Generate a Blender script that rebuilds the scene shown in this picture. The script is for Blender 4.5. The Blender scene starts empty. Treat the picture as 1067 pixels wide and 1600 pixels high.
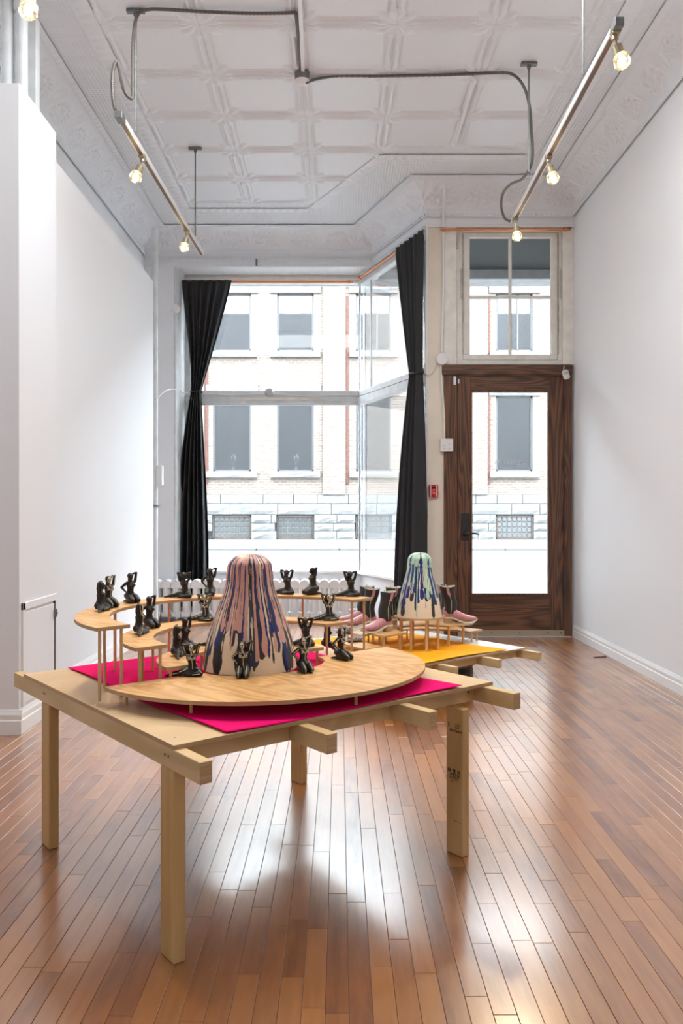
import bpy, bmesh, math, random
import numpy as np
from mathutils import Vector, Matrix, Euler
from mathutils.bvhtree import BVHTree
random.seed(7); np.random.seed(7)
S = bpy.context.scene
COL = S.collection
PI = math.pi
# ------------------------------------------------------------------ camera
CAMH, F = 1.2, 1270.0            # lens height, focal length in pixels of a 1067x1600 frame
cam_d = bpy.data.cameras.new('camera'); cam = bpy.data.objects.new('camera', cam_d); COL.objects.link(cam)
cam.location = (0, 0, CAMH); cam.rotation_euler = (PI/2, 0, 0)
cam_d.sensor_fit = 'VERTICAL'; cam_d.sensor_height = 36.0; cam_d.lens = F/1600*36
cam_d.shift_x = 3.5/1600; cam_d.shift_y = -2/1600
cam_d.clip_start = .05; cam_d.clip_end = 300
S.camera = cam
# ------------------------------------------------------------------ sky, lights, exposure
SKY = 19.0
w = bpy.data.worlds.new('overcast_sky'); S.world = w; w.use_nodes = True
bg = w.node_tree.nodes['Background']; bg.inputs[0].default_value = (.83, .925, 1.0, 1); bg.inputs[1].default_value = SKY
def area(name, loc, rot, sx, sy, power, col=(1, 1, 1)):
    d = bpy.data.lights.new(name, 'AREA'); d.shape = 'RECTANGLE'; d.size = sx; d.size_y = sy; d.energy = power; d.color = col
    o = bpy.data.objects.new(name, d); COL.objects.link(o); o.location = loc; o.rotation_euler = rot
    return o
# added fill lights below the ceiling, one ahead of the camera, one behind it
area('ceiling_fill', (.05, 4.12, 4.22), (0, 0, 0), 2.6, 1.1, 66, (.94, .975, 1))
area('ceiling_fill', (0, -2.2, 4.1), (0, 0, 0), 3.0, 2.0, 26, (1, .97, .93))
LAMP_W = 60
S.view_settings.view_transform = 'Standard'; S.view_settings.look = 'None'
S.view_settings.gamma = 1; S.view_settings.use_curve_mapping = False
S.view_settings.exposure = 0.50
S.cycles.max_bounces = 10; S.cycles.diffuse_bounces = 6; S.cycles.transparent_max_bounces = 12
S.cycles.sample_clamp_indirect = 6
# ------------------------------------------------------------------ helpers
ORG = {}
def link(o, parent=None):
    COL.objects.link(o)
    if parent is not None: o.parent = parent
    return o
def tag(o, label=None, cat=None, group=None, kind=None):
    if label: o['label'] = label
    if cat: o['category'] = cat
    if group: o['group'] = group
    if kind: o['kind'] = kind
    return o
def root(name, loc=(0, 0, 0), rz=0, label=None, cat=None, group=None, kind=None):
    o = bpy.data.objects.new(name, None); link(o); o.location = loc; o.rotation_euler = (0, 0, rz)
    o.empty_display_size = .05; ORG[o.name] = Vector(loc)
    return tag(o, label, cat, group, kind)
def org(p):
    return ORG.get(p.name, Vector((0, 0, 0))) if p is not None else Vector((0, 0, 0))
class MB:
    def __init__(s): s.v = []; s.f = []
    def add(s, vs, fs):
        n = len(s.v); s.v += [tuple(v) for v in vs]; s.f += [tuple(i+n for i in f) for f in fs]; return s
    def box(s, x0, x1, y0, y1, z0, z1):
        return s.add([(x0,y0,z0),(x1,y0,z0),(x1,y1,z0),(x0,y1,z0),(x0,y0,z1),(x1,y0,z1),(x1,y1,z1),(x0,y1,z1)],
                     [(3,2,1,0),(4,5,6,7),(0,1,5,4),(1,2,6,5),(2,3,7,6),(3,0,4,7)])
    def bar(s, a, b, ux, uy, hx, hy):            # box from a to b, half sizes hx along ux, hy along uy
        a = Vector(a); b = Vector(b); ux = Vector(ux).normalized()*hx; uy = Vector(uy).normalized()*hy
        vs = []
        for p in (a, b): vs += [p-ux-uy, p+ux-uy, p+ux+uy, p-ux+uy]
        return s.add(vs, [(3,2,1,0),(4,5,6,7),(0,1,5,4),(1,2,6,5),(2,3,7,6),(3,0,4,7)])
    def prism(s, poly, z0, z1):
        n = len(poly)
        vs = [(x, y, z0) for x, y in poly]+[(x, y, z1) for x, y in poly]
        return s.add(vs, [tuple(range(n-1, -1, -1)), tuple(range(n, 2*n))]+[(i, (i+1) % n, n+(i+1) % n, n+i) for i in range(n)])
    def prism_y(s, poly, y0, y1):                # polygon in x,z pushed along y
        n = len(poly)
        vs = [(x, y0, z) for x, z in poly]+[(x, y1, z) for x, z in poly]
        return s.add(vs, [tuple(range(n)), tuple(range(2*n-1, n-1, -1))]+[((i+1) % n, i, n+i, n+(i+1) % n) for i in range(n)])
    def tube(s, pts, r, n=8, cap=True):
        pts = [Vector(p) for p in pts]; m = len(pts); rs = r if isinstance(r, (list, tuple)) else [r]*m
        vs = []; up = None
        for i, p in enumerate(pts):
            d = (pts[min(i+1, m-1)]-pts[max(i-1, 0)])
            d = d.normalized() if d.length > 1e-9 else Vector((0, 0, 1))
            if up is None: up = d.orthogonal().normalized()
            up = (up-d*up.dot(d)); up = up.normalized() if up.length > 1e-6 else d.orthogonal().normalized()
            e = d.cross(up)
            for k in range(n):
                t = 2*PI*k/n; vs.append(p+(up*math.cos(t)+e*math.sin(t))*rs[i])
        fs = [(i*n+k, i*n+(k+1) % n, (i+1)*n+(k+1) % n, (i+1)*n+k) for i in range(m-1) for k in range(n)]
        if cap: fs += [tuple(range(n-1, -1, -1)), tuple(range((m-1)*n, m*n))]
        return s.add(vs, fs)
    def cyl(s, a, b, r, n=12): return s.tube([a, b], r, n)
    def lathe(s, prof, c=(0, 0, 0), n=24, axis='z'):
        vs = []; m = len(prof)
        for r, z in prof:
            for k in range(n):
                t = 2*PI*k/n; x, y = r*math.cos(t), r*math.sin(t)
                p = (x, y, z) if axis == 'z' else ((x, z, y) if axis == 'y' else (z, x, y))
                vs.append((c[0]+p[0], c[1]+p[1], c[2]+p[2]))
        fs = [(i*n+k, i*n+(k+1) % n, (i+1)*n+(k+1) % n, (i+1)*n+k) for i in range(m-1) for k in range(n)]
        fs += [tuple(range(n-1, -1, -1)), tuple(range((m-1)*n, m*n))]
        return s.add(vs, fs)
    def ball(s, c, rx, ry=None, rz=None, nu=14, nv=9, rot=None):
        ry = rx if ry is None else ry; rz = rx if rz is None else rz
        R = Euler(rot).to_matrix() if rot else Matrix.Identity(3); c = Vector(c)
        vs = [c+R @ Vector((0, 0, -rz))]
        for j in range(1, nv):
            a = -PI/2+PI*j/nv
            for k in range(nu):
                t = 2*PI*k/nu; vs.append(c+R @ Vector((rx*math.cos(a)*math.cos(t), ry*math.cos(a)*math.sin(t), rz*math.sin(a))))
        vs.append(c+R @ Vector((0, 0, rz)))
        fs = [(0, 1+(k+1) % nu, 1+k) for k in range(nu)]
        for j in range(nv-2):
            a = 1+j*nu; fs += [(a+k, a+(k+1) % nu, a+nu+(k+1) % nu, a+nu+k) for k in range(nu)]
        a = 1+(nv-2)*nu; fs += [(a+k, a+(k+1) % nu, len(vs)-1) for k in range(nu)]
        return s.add(vs, fs)
    def limb(s, pts, rs, n=12):                   # rounded tapering limb
        s.tube(pts, list(rs), n)
        for p, r in zip(pts, rs): s.ball(p, r, nu=n, nv=8)
        return s
    def grid(s, nu, nv, fn):
        vs = [fn(i/nu, j/nv) for j in range(nv+1) for i in range(nu+1)]
        w_ = nu+1
        return s.add(vs, [(j*w_+i, j*w_+i+1, (j+1)*w_+i+1, (j+1)*w_+i) for j in range(nv) for i in range(nu)])
    def mesh(s, name, off=Vector((0, 0, 0)), smooth=False, angle=None):
        m = bpy.data.meshes.new(name)
        m.from_pydata([(x-off[0], y-off[1], z-off[2]) for x, y, z in s.v], [], s.f); m.update()
        if smooth: m.shade_smooth()
        if angle: m.set_sharp_from_angle(angle=math.radians(angle))
        return m
    def build(s, name, m, parent=None, smooth=False, angle=None, bevel=0, seg=1, loc=None, fix=False):
        o = org(parent) if parent is not None else (Vector(loc) if loc else Vector((0, 0, 0)))
        me = s.mesh(name, o, smooth, angle)
        if fix:
            b = bmesh.new(); b.from_mesh(me); bmesh.ops.recalc_face_normals(b, faces=b.faces); b.to_mesh(me); b.free()
        me.materials.append(m)
        ob = bpy.data.objects.new(name, me); link(ob, parent)
        if parent is not None: ORG[ob.name] = o
        else: ob.location = o; ORG[ob.name] = o
        if bevel:
            bv = ob.modifiers.new('b', 'BEVEL'); bv.width = bevel; bv.segments = seg; bv.limit_method = 'ANGLE'; bv.angle_limit = .6
        return ob
def bx(name, m, b, parent=None, bevel=0, **k): return MB().box(*b).build(name, m, parent, bevel=bevel, **k)
def copy_tree(o):
    c = o.copy(); COL.objects.link(c); ORG[c.name] = org(o)
    for ch in list(o.children):
        d = ch.copy(); COL.objects.link(d); d.parent = c; ORG[d.name] = org(ch)
        for g in list(ch.children):
            e = g.copy(); COL.objects.link(e); e.parent = d
    return c
def put(mesh_, name, parent, o, u, v, w_):        # place a shared mesh with its axes along u, v, w
    ob = bpy.data.objects.new(name, mesh_); link(ob, parent)
    ob.matrix_world = Matrix(((u[0], v[0], w_[0], o[0]), (u[1], v[1], w_[1], o[1]), (u[2], v[2], w_[2], o[2]), (0, 0, 0, 1)))
    return ob
def struct(o): o['kind'] = 'structure'; return o
def smooth_path(pts, n=8):
    P = [Vector(p) for p in pts]; out = []
    for i in range(len(P)-1):
        a, b, c, d = P[max(i-1, 0)], P[i], P[i+1], P[min(i+2, len(P)-1)]
        for k in range(n):
            t = k/n
            out.append(.5*((2*b)+(c-a)*t+(2*a-5*b+4*c-d)*t*t+(3*b-a-3*c+d)*t**3))
    return out+[P[-1]]
# ------------------------------------------------------------------ materials
def mat(name, col, rough=.5, var=.0, vscale=8, bump=0, bscale=60, metal=0, stretch=(1, 1, 1), coat=0, spec=.5, col2=None):
    m = bpy.data.materials.new(name); m.use_nodes = True; n = m.node_tree.nodes; l = m.node_tree.links
    b = n['Principled BSDF']; b.inputs['Roughness'].default_value = rough; b.inputs['Metallic'].default_value = metal
    b.inputs['Base Color'].default_value = (*col, 1); b.inputs['Specular IOR Level'].default_value = spec
    if coat: b.inputs['Coat Weight'].default_value = coat; b.inputs['Coat Roughness'].default_value = .12
    tc = n.new('ShaderNodeTexCoord'); mp = n.new('ShaderNodeMapping'); mp.inputs['Scale'].default_value = stretch
    l.new(tc.outputs['Object'], mp.inputs['Vector'])
    if var or col2:
        t = n.new('ShaderNodeTexNoise'); t.inputs['Scale'].default_value = vscale; t.inputs['Detail'].default_value = 6
        l.new(mp.outputs[0], t.inputs['Vector'])
        r = n.new('ShaderNodeValToRGB'); r.color_ramp.elements[0].position = .35; r.color_ramp.elements[1].position = .65
        r.color_ramp.elements[0].color = (*[c*(1-var) for c in col], 1)
        r.color_ramp.elements[1].color = (*(col2 if col2 else [min(1, c*(1+var)) for c in col]), 1)
        l.new(t.outputs[0], r.inputs[0]); l.new(r.outputs[0], b.inputs['Base Color'])
    if bump:
        t = n.new('ShaderNodeTexNoise'); t.inputs['Scale'].default_value = bscale; t.inputs['Detail'].default_value = 4
        l.new(mp.outputs[0], t.inputs['Vector'])
        bp = n.new('ShaderNodeBump'); bp.inputs['Strength'].default_value = bump; bp.inputs['Distance'].default_value = .01
        l.new(t.outputs[0], bp.inputs['Height']); l.new(bp.outputs[0], b.inputs['Normal'])
    return m
def wood(name, c1, c2, rot=(0, 0, 0), stretch=(1, 1, .06), scale=30, dist=5, rough=.5, rings=14, mixr=.6, coat=0, knots=None, rand=0):
    m = bpy.data.materials.new(name); m.use_nodes = True; n = m.node_tree.nodes; l = m.node_tree.links
    b = n['Principled BSDF']; b.inputs['Roughness'].default_value = rough
    if coat: b.inputs['Coat Weight'].default_value = coat; b.inputs['Coat Roughness'].default_value = .15
    tc = n.new('ShaderNodeTexCoord')
    mp0 = n.new('ShaderNodeMapping'); mp0.inputs['Rotation'].default_value = rot; l.new(tc.outputs['Object'], mp0.inputs[0])
    mp = n.new('ShaderNodeMapping'); mp.inputs['Scale'].default_value = stretch; l.new(mp0.outputs[0], mp.inputs[0])
    wv = n.new('ShaderNodeTexNoise'); wv.inputs['Scale'].default_value = rings/4; wv.inputs['Detail'].default_value = 1.5; wv.inputs['Distortion'].default_value = .4
    l.new(mp.outputs[0], wv.inputs['Vector'])
    mu = n.new('ShaderNodeMath'); mu.operation = 'MULTIPLY'; mu.inputs[1].default_value = dist*6; l.new(wv.outputs[0], mu.inputs[0])
    si = n.new('ShaderNodeMath'); si.operation = 'SINE'; l.new(mu.outputs[0], si.inputs[0])
    ma = n.new('ShaderNodeMath'); ma.operation = 'MULTIPLY_ADD'; ma.inputs[1].default_value = .5; ma.inputs[2].default_value = .5; l.new(si.outputs[0], ma.inputs[0])
    fn = n.new('ShaderNodeTexNoise'); fn.inputs['Scale'].default_value = scale*5; fn.inputs['Detail'].default_value = 5; l.new(mp.outputs[0], fn.inputs['Vector'])
    mx = n.new('ShaderNodeMath'); mx.operation = 'MULTIPLY_ADD'; mx.inputs[1].default_value = mixr
    sc = n.new('ShaderNodeMath'); sc.operation = 'MULTIPLY'; sc.inputs[1].default_value = 1-mixr; l.new(fn.outputs[0], sc.inputs[0])
    l.new(ma.outputs[0], mx.inputs[0]); l.new(sc.outputs[0], mx.inputs[2])
    r = n.new('ShaderNodeValToRGB'); r.color_ramp.elements[0].color = (*c1, 1); r.color_ramp.elements[1].color = (*c2, 1)
    r.color_ramp.elements[0].position = .1; r.color_ramp.elements[1].position = .85
    l.new(mx.outputs[0], r.inputs[0]); out = r.outputs[0]
    if knots:
        vo = n.new('ShaderNodeTexVoronoi'); vo.inputs['Scale'].default_value = knots
        mk = n.new('ShaderNodeMapping'); mk.inputs['Scale'].default_value = (1, 1, .45); l.new(tc.outputs['Object'], mk.inputs[0]); l.new(mk.outputs[0], vo.inputs['Vector'])
        kr = n.new('ShaderNodeValToRGB'); kr.color_ramp.elements[0].position = .05; kr.color_ramp.elements[1].position = .11
        kr.color_ramp.elements[0].color = (.16, .07, .025, 1); kr.color_ramp.elements[1].color = (1, 1, 1, 1)
        l.new(vo.outputs['Distance'], kr.inputs[0])
        mm = n.new('ShaderNodeMix'); mm.data_type = 'RGBA'; mm.blend_type = 'MULTIPLY'; mm.inputs[0].default_value = 1
        l.new(out, mm.inputs[6]); l.new(kr.outputs[0], mm.inputs[7]); out = mm.outputs[2]
    l.new(out, b.inputs['Base Color'])
    bp = n.new('ShaderNodeBump'); bp.inputs['Strength'].default_value = .12; bp.inputs['Distance'].default_value = .003
    l.new(mx.outputs[0], bp.inputs['Height']); l.new(bp.outputs[0], b.inputs['Normal'])
    return m
WHITE = mat('white_paint', (.83, .845, .87), .55, bump=.03, bscale=25)
CEILW = mat('ceiling_enamel', (.80, .825, .86), .42, bump=.12, bscale=70)
TRIMW = mat('trim_enamel', (.84, .84, .84), .35)
CREAM = mat('cream_paint', (.80, .725, .61), .5, var=.03, vscale=5, bump=.05, bscale=30)
AGED = mat('aged_cream_paint', (.78, .76, .70), .5, var=.06, vscale=11, bump=.15, bscale=40)
GREYW = mat('grey_white_paint', (.66, .68, .69), .45, var=.08, vscale=9)
GREYM = mat('mottled_grey_paint', (.42, .40, .36), .7, var=.3, vscale=14)
ALU = mat('aluminium', (.62, .64, .66), .35, metal=.7)
STEEL = mat('galvanised_steel', (.20, .205, .20), .45, metal=.6, var=.1, vscale=30)
BRASS = mat('brass_steel', (.45, .38, .26), .4, metal=.8)
BXCABLE = mat('flexible_conduit_steel', (.17, .155, .135), .45, metal=.6)
COPPER = mat('copper', (.72, .28, .12), .3, metal=.9)
BLACKM = mat('black_metal', (.022, .022, .024), .35)
CURT = mat('black_curtain', (.017, .017, .019), .68)
PINKF = mat('pink_felt', (.80, .002, .16), .9, bump=.2, bscale=500, spec=.1)
YELF = mat('yellow_felt', (.93, .42, .012), .85, bump=.2, bscale=400, spec=.15)
RADW = mat('radiator_enamel', (.85, .84, .83), .35, bump=.1, bscale=90)
GAP = mat('dark_gap', (.012, .010, .010), .8)
BIRCH = wood('birch_plywood', (.54, .385, .21), (.63, .465, .275), stretch=(1, .12, 1), rings=9, dist=5, rot=(0, 0, .67), rough=.45, mixr=.35)
EDGE = wood('plywood_edge', (.42, .27, .13), (.68, .50, .29), stretch=(.2, .2, 60), rings=4, dist=1.5, rough=.6)
WPLY = mat('glare_white_plywood', (.80, .79, .76), .3, var=.02)  # white of the window glare put into the plywood colour
FIR = wood('fir_plywood', (.47, .225, .065), (.71, .44, .19), stretch=(1, .22, 1), rings=38, dist=9, rot=(0, 0, .67+PI/2), rough=.42, mixr=.5, scale=24)
PINE = wood('pine_stud', (.48, .295, .105), (.62, .42, .19), stretch=(1, 1, .06), rings=16, dist=7, rough=.5, knots=9)
BEAM = wood('laminated_beam', (.52, .36, .165), (.64, .465, .245), stretch=(1, .1, 1), rings=12, dist=7, rot=(0, 0, -.9), rough=.5)
DOWEL = wood('dowel_wood', (.58, .37, .17), (.70, .48, .25), stretch=(1, 1, .05), rings=20, dist=2, rough=.45)
OAKV = wood('oak_upright', (.050, .020, .010), (.158, .066, .030), stretch=(1, 1, .075), rings=24, dist=15, rough=.38, mixr=.7, scale=40)
OAKH = wood('oak_rail', (.050, .020, .010), (.158, .066, .030), stretch=(.075, 1, 1), rings=24, dist=15, rough=.38, mixr=.7, scale=40)
STAMP = mat('lumber_ink', (.035, .03, .025), .8)
CONC = mat('concrete_block', (.22, .20, .17), .95, var=.25, vscale=30, bump=.6, bscale=120)
BRONZE = mat('black_brown_bronze', (.011, .0075, .0068), .36, bump=.25, bscale=500, spec=.45)
BLACKC = mat('black_painted_bronze', (.011, .010, .008), .38, bump=.2, bscale=500, spec=.45)
BONE = mat('bone_paint', (.62, .56, .42), .6, var=.2, vscale=900)
NIP = mat('rubbed_bronze', (.20, .07, .045), .4)
GOLDT = mat('gold_tip', (.55, .40, .18), .4, metal=.4)
PLEA = mat('pink_leather', (.53, .235, .255), .42, var=.12, vscale=60, bump=.1, bscale=200)
DLEA = mat('dark_brown_leather', (.026, .019, .016), .5, bump=.15, bscale=90)
CRSOLE = mat('cream_sole', (.74, .68, .54), .5)
CRLIN = mat('cream_lining', (.72, .62, .46), .7)
STACK = mat('stacked_heel', (.50, .38, .24), .6, var=.2, vscale=120, stretch=(.2, .2, 3))
MINT = mat('mint_piping', (.38, .56, .42), .5)
COW = mat('black_and_white_glaze', (.012, .012, .015), .3, vscale=70, col2=(.62, .64, .66))
RED = mat('red_plastic', (.56, .018, .018), .35)
PLW = mat('white_plastic', (.78, .76, .74), .35)
PLG = mat('grey_plastic', (.50, .50, .49), .4)
def emis(name, col, s):
    m = bpy.data.materials.new(name); m.use_nodes = True; b = m.node_tree.nodes['Principled BSDF']
    b.inputs['Base Color'].default_value = (*col, 1); b.inputs['Emission Color'].default_value = (*col, 1); b.inputs['Emission Strength'].default_value = s
    return m
GLOW = emis('lamp_filament_glow', (1, .80, .42), 30)
def glassmat(name, refl=.06, tint=(1, 1, 1), rough=0.0):
    m = bpy.data.materials.new(name); m.use_nodes = True; n = m.node_tree.nodes; l = m.node_tree.links
    n.remove(n['Principled BSDF']); o = n['Material Output']
    t = n.new('ShaderNodeBsdfTransparent'); t.inputs[0].default_value = (*tint, 1)
    g = n.new('ShaderNodeBsdfGlossy'); g.inputs['Roughness'].default_value = rough
    lw = n.new('ShaderNodeLayerWeight'); lw.inputs[0].default_value = .35
    ma = n.new('ShaderNodeMath'); ma.operation = 'MULTIPLY_ADD'; ma.inputs[1].default_value = .5; ma.inputs[2].default_value = refl; l.new(lw.outputs['Fresnel'], ma.inputs[0])
    mx = n.new('ShaderNodeMixShader'); l.new(ma.outputs[0], mx.inputs[0]); l.new(t.outputs[0], mx.inputs[1]); l.new(g.outputs[0], mx.inputs[2])
    l.new(mx.outputs[0], o.inputs[0]); return m
GLASS = glassmat('window_glass', .0, (.97, .98, .98))
BULBG = glassmat('lamp_glass', .10, (1, .95, .85), .15)
FARG = glassmat('facade_glass', .07, (.70, .72, .74))
# floor boards: tone comes with each board
m = bpy.data.materials.new('maple_floor'); m.use_nodes = True; n = m.node_tree.nodes; l = m.node_tree.links; b = n['Principled BSDF']
at = n.new('ShaderNodeAttribute'); at.attribute_name = 'tone'
tc = n.new('ShaderNodeTexCoord'); mp = n.new('ShaderNodeMapping'); mp.inputs['Scale'].default_value = (1, .09, 1); l.new(tc.outputs['Object'], mp.inputs[0])
av = n.new('ShaderNodeVectorMath'); av.operation = 'MULTIPLY_ADD'; av.inputs[1].default_value = (37, 37, 37); l.new(at.outputs['Color'], av.inputs[0]); l.new(mp.outputs[0], av.inputs[2])
nz = n.new('ShaderNodeTexNoise'); nz.inputs['Scale'].default_value = 38; nz.inputs['Detail'].default_value = 6; nz.inputs['Roughness'].default_value = .65; l.new(av.outputs[0], nz.inputs['Vector'])
mp2 = n.new('ShaderNodeMapping'); mp2.inputs['Scale'].default_value = (1, .35, 1); l.new(tc.outputs['Object'], mp2.inputs[0])
av2 = n.new('ShaderNodeVectorMath'); av2.operation = 'MULTIPLY_ADD'; av2.inputs[1].default_value = (11, 11, 11); l.new(at.outputs['Color'], av2.inputs[0]); l.new(mp2.outputs[0], av2.inputs[2])
nb = n.new('ShaderNodeTexNoise'); nb.inputs['Scale'].default_value = 9; nb.inputs['Detail'].default_value = 5; l.new(av2.outputs[0], nb.inputs['Vector'])
ad = n.new('ShaderNodeMath'); ad.operation = 'MULTIPLY_ADD'; ad.inputs[1].default_value = .45; l.new(nz.outputs[0], ad.inputs[0])
ad2 = n.new('ShaderNodeMath'); ad2.operation = 'MULTIPLY'; ad2.inputs[1].default_value = .30; l.new(nb.outputs[0], ad2.inputs[0]); l.new(ad2.outputs[0], ad.inputs[2])
sep = n.new('ShaderNodeSeparateColor'); l.new(at.outputs['Color'], sep.inputs[0])
ad3 = n.new('ShaderNodeMath'); ad3.operation = 'MULTIPLY_ADD'; ad3.inputs[1].default_value = .30; l.new(sep.outputs[0], ad3.inputs[0]); l.new(ad.outputs[0], ad3.inputs[2])
rp = n.new('ShaderNodeValToRGB'); e = rp.color_ramp.elements
e[0].position = .28; e[0].color = (.125, .036, .010, 1); e[1].position = .80; e[1].color = (.45, .19, .050, 1)
k = e.new(.48); k.color = (.285, .100, .024, 1)
l.new(ad3.outputs[0], rp.inputs[0]); l.new(rp.outputs[0], b.inputs['Base Color'])
nr = n.new('ShaderNodeTexNoise'); nr.inputs['Scale'].default_value = 5; nr.inputs['Detail'].default_value = 2; l.new(tc.outputs['Object'], nr.inputs['Vector'])
rr = n.new('ShaderNodeMapRange'); rr.inputs[1].default_value = .3; rr.inputs[2].default_value = .7; rr.inputs[3].default_value = .28; rr.inputs[4].default_value = .36; l.new(nr.outputs[0], rr.inputs[0])
l.new(rr.outputs[0], b.inputs['Roughness'])
b.inputs['Coat Weight'].default_value = 1; b.inputs['Coat Roughness'].default_value = .20; b.inputs['Coat IOR'].default_value = 2.25
bp = n.new('ShaderNodeBump'); bp.inputs['Strength'].default_value = .06; bp.inputs['Distance'].default_value = .004; l.new(nb.outputs[0], bp.inputs['Height']); l.new(bp.outputs[0], b.inputs['Normal'])
FLOORM = m
# pressed tin with a small raised dot grid
m = bpy.data.materials.new('dotted_tin'); m.use_nodes = True; n = m.node_tree.nodes; l = m.node_tree.links; b = n['Principled BSDF']
b.inputs['Base Color'].default_value = (.79, .815, .85, 1); b.inputs['Roughness'].default_value = .45
tc = n.new('ShaderNodeTexCoord'); vo = n.new('ShaderNodeTexVoronoi'); vo.inputs['Scale'].default_value = 38; vo.inputs['Randomness'].default_value = 0
l.new(tc.outputs['Object'], vo.inputs['Vector'])
bp = n.new('ShaderNodeBump'); bp.inputs['Strength'].default_value = .9; bp.inputs['Distance'].default_value = .010; bp.invert = True; l.new(vo.outputs['Distance'], bp.inputs['Height']); l.new(bp.outputs[0], b.inputs['Normal'])
DOTS = m
# ------------------------------------------------------------------ room numbers (metres; y runs from the lens to the street)
XR, XL, ZC = 2.235, -2.15, 4.256          # right wall, left wall, ceiling
YD = 7.75                                 # door wall
YW = 9.30                                 # show window
SW0, SW1 = Vector((.234, YW, 0)), Vector((.824, YD, 0))   # splayed side window, far and near end
SD = (SW1-SW0).normalized(); SN = Vector((SD.y, -SD.x, 0))  # SN points into the show window bay
if SN.x > 0: SN = -SN
# ---- floor
fl = struct(bx('floor', GAP, (XL-.2, XR+.2, -4.2, YW, -.12, -.0125)))
PW = .0572
boards = []
x = XL; r = 0
while x < XR:
    y = -.2-random.random()*.9
    ym = YD+.06 if x > .80 else YW
    while y < ym-.02:
        L = random.choice([.3, .38, .45, .55, .65, .75, .9, 1.1])*random.uniform(.9, 1.1)
        boards.append((x, x+PW, y, min(y+L, ym), random.random(), random.uniform(-.0003, .0003)))
        y += L
    x += PW
def board_geo(mb, x0, x1, y0, y1, dz):
    g, c = .0005, .0009; z = dz
    xs = (x0+g, x0+g+c, x1-g-c, x1-g); ys = (y0+g, y0+g+c, y1-g-c, y1-g)
    a = [(xs[0], ys[0]), (xs[3], ys[0]), (xs[3], ys[3]), (xs[0], ys[3])]; t = [(xs[1], ys[1]), (xs[2], ys[1]), (xs[2], ys[2]), (xs[1], ys[2])]
    vs = [(p, q, -.0125) for p, q in a]+[(p, q, z-.0008) for p, q in a]+[(p, q, z) for p, q in t]
    fs = []
    for i in range(4):
        j = (i+1) % 4; fs += [(i, j, 4+j, 4+i), (4+i, 4+j, 8+j, 8+i)]
    mb.add(vs, fs+[(8, 9, 10, 11)])
def tone(me, vals):
    ca = me.color_attributes.new('tone', 'FLOAT_COLOR', 'POINT'); a = np.ones((len(me.vertices), 4), np.float32)
    a[:, 0] = vals; a[:, 1] = np.mod(np.asarray(vals)*7.31, 1); a[:, 2] = np.mod(np.asarray(vals)*3.77, 1); ca.data.foreach_set('color', a.ravel())
def seen(bd):
    cx, cy = (bd[0]+bd[1])/2, (bd[2]+bd[3])/2
    y1 = max(bd[3], .4); px, py = 530+F*cx/max(cy, .4), 798+F*CAMH/y1
    if bd[3] < 1.9 or not (-20 < px < 1087) or py > 1610: return 0
    return (bd[3]-bd[2])/cy**3
order = sorted(range(len(boards)), key=lambda i: -seen(boards[i]))
for i in order[:295]:
    bd = boards[i]; mb = MB(); board_geo(mb, *bd[:4], bd[5]); o = mb.build('plank', FLOORM, fl); tone(o.data, [bd[4]]*12)
mb = MB(); tv = []
for i in order[295:]:
    bd = boards[i]; board_geo(mb, *bd[:4], bd[5]); tv += [bd[4]]*12
o = mb.build('plank_field', FLOORM, fl); tone(o.data, tv); o['kind'] = 'stuff'
# ---- walls
struct(bx('wall_right', WHITE, (XR, XR+.2, -4, YD+.2, 0, ZC+.1)))
struct(bx('wall_left', WHITE, (XL-.2, XL, -4, 9.6, 0, ZC+.1)))
struct(bx('wall_back', WHITE, (XL-.2, XR+.2, -4.2, -4, 0, ZC+.1)))
fw = struct(bx('wall_panel', WHITE, (-1.99, -1.83, 4.90, 8.0, 0, 3.46), bevel=.002))
bp_ = struct(bx('wall_bump', WHITE, (XL, -1.72, 4.37, 4.94, 0, 3.50), bevel=.003))
def baseboard(name, a, b, nrm, h=.13):
    a = Vector(a); b = Vector(b); n_ = Vector(nrm).normalized(); d = (b-a)
    pr = [(0, 0), (.017, 0), (.017, h*.55), (.013, h*.60), (.013, h*.80), (.008, h*.9), (.004, h), (0, h)]
    vs = [a+n_*q+Vector((0, 0, z)) for q, z in pr]+[b+n_*q+Vector((0, 0, z)) for q, z in pr]; k = len(pr)
    fs = [(i, (i+1) % k, k+(i+1) % k, k+i) for i in range(k)]+[tuple(range(k)), tuple(range(2*k-1, k-1, -1))]
    return struct(MB().add(vs, fs).build(name, TRIMW, fix=True))
baseboard('baseboard_right', (XR, -3.9, 0), (XR, YD-.02, 0), (-1, 0, 0), .115)
baseboard('baseboard_left', (-1.83, 4.94, 0), (-1.83, 8.0, 0), (1, 0, 0))
baseboard('baseboard_bump_side', (-1.72, 4.37, 0), (-1.72, 4.94, 0), (1, 0, 0))
baseboard('baseboard_bump_front', (XL, 4.37, 0), (-1.703, 4.37, 0), (0, -1, 0))
baseboard('baseboard_left_near', (XL, -3.9, 0), (XL, 4.35, 0), (1, 0, 0))
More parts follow.
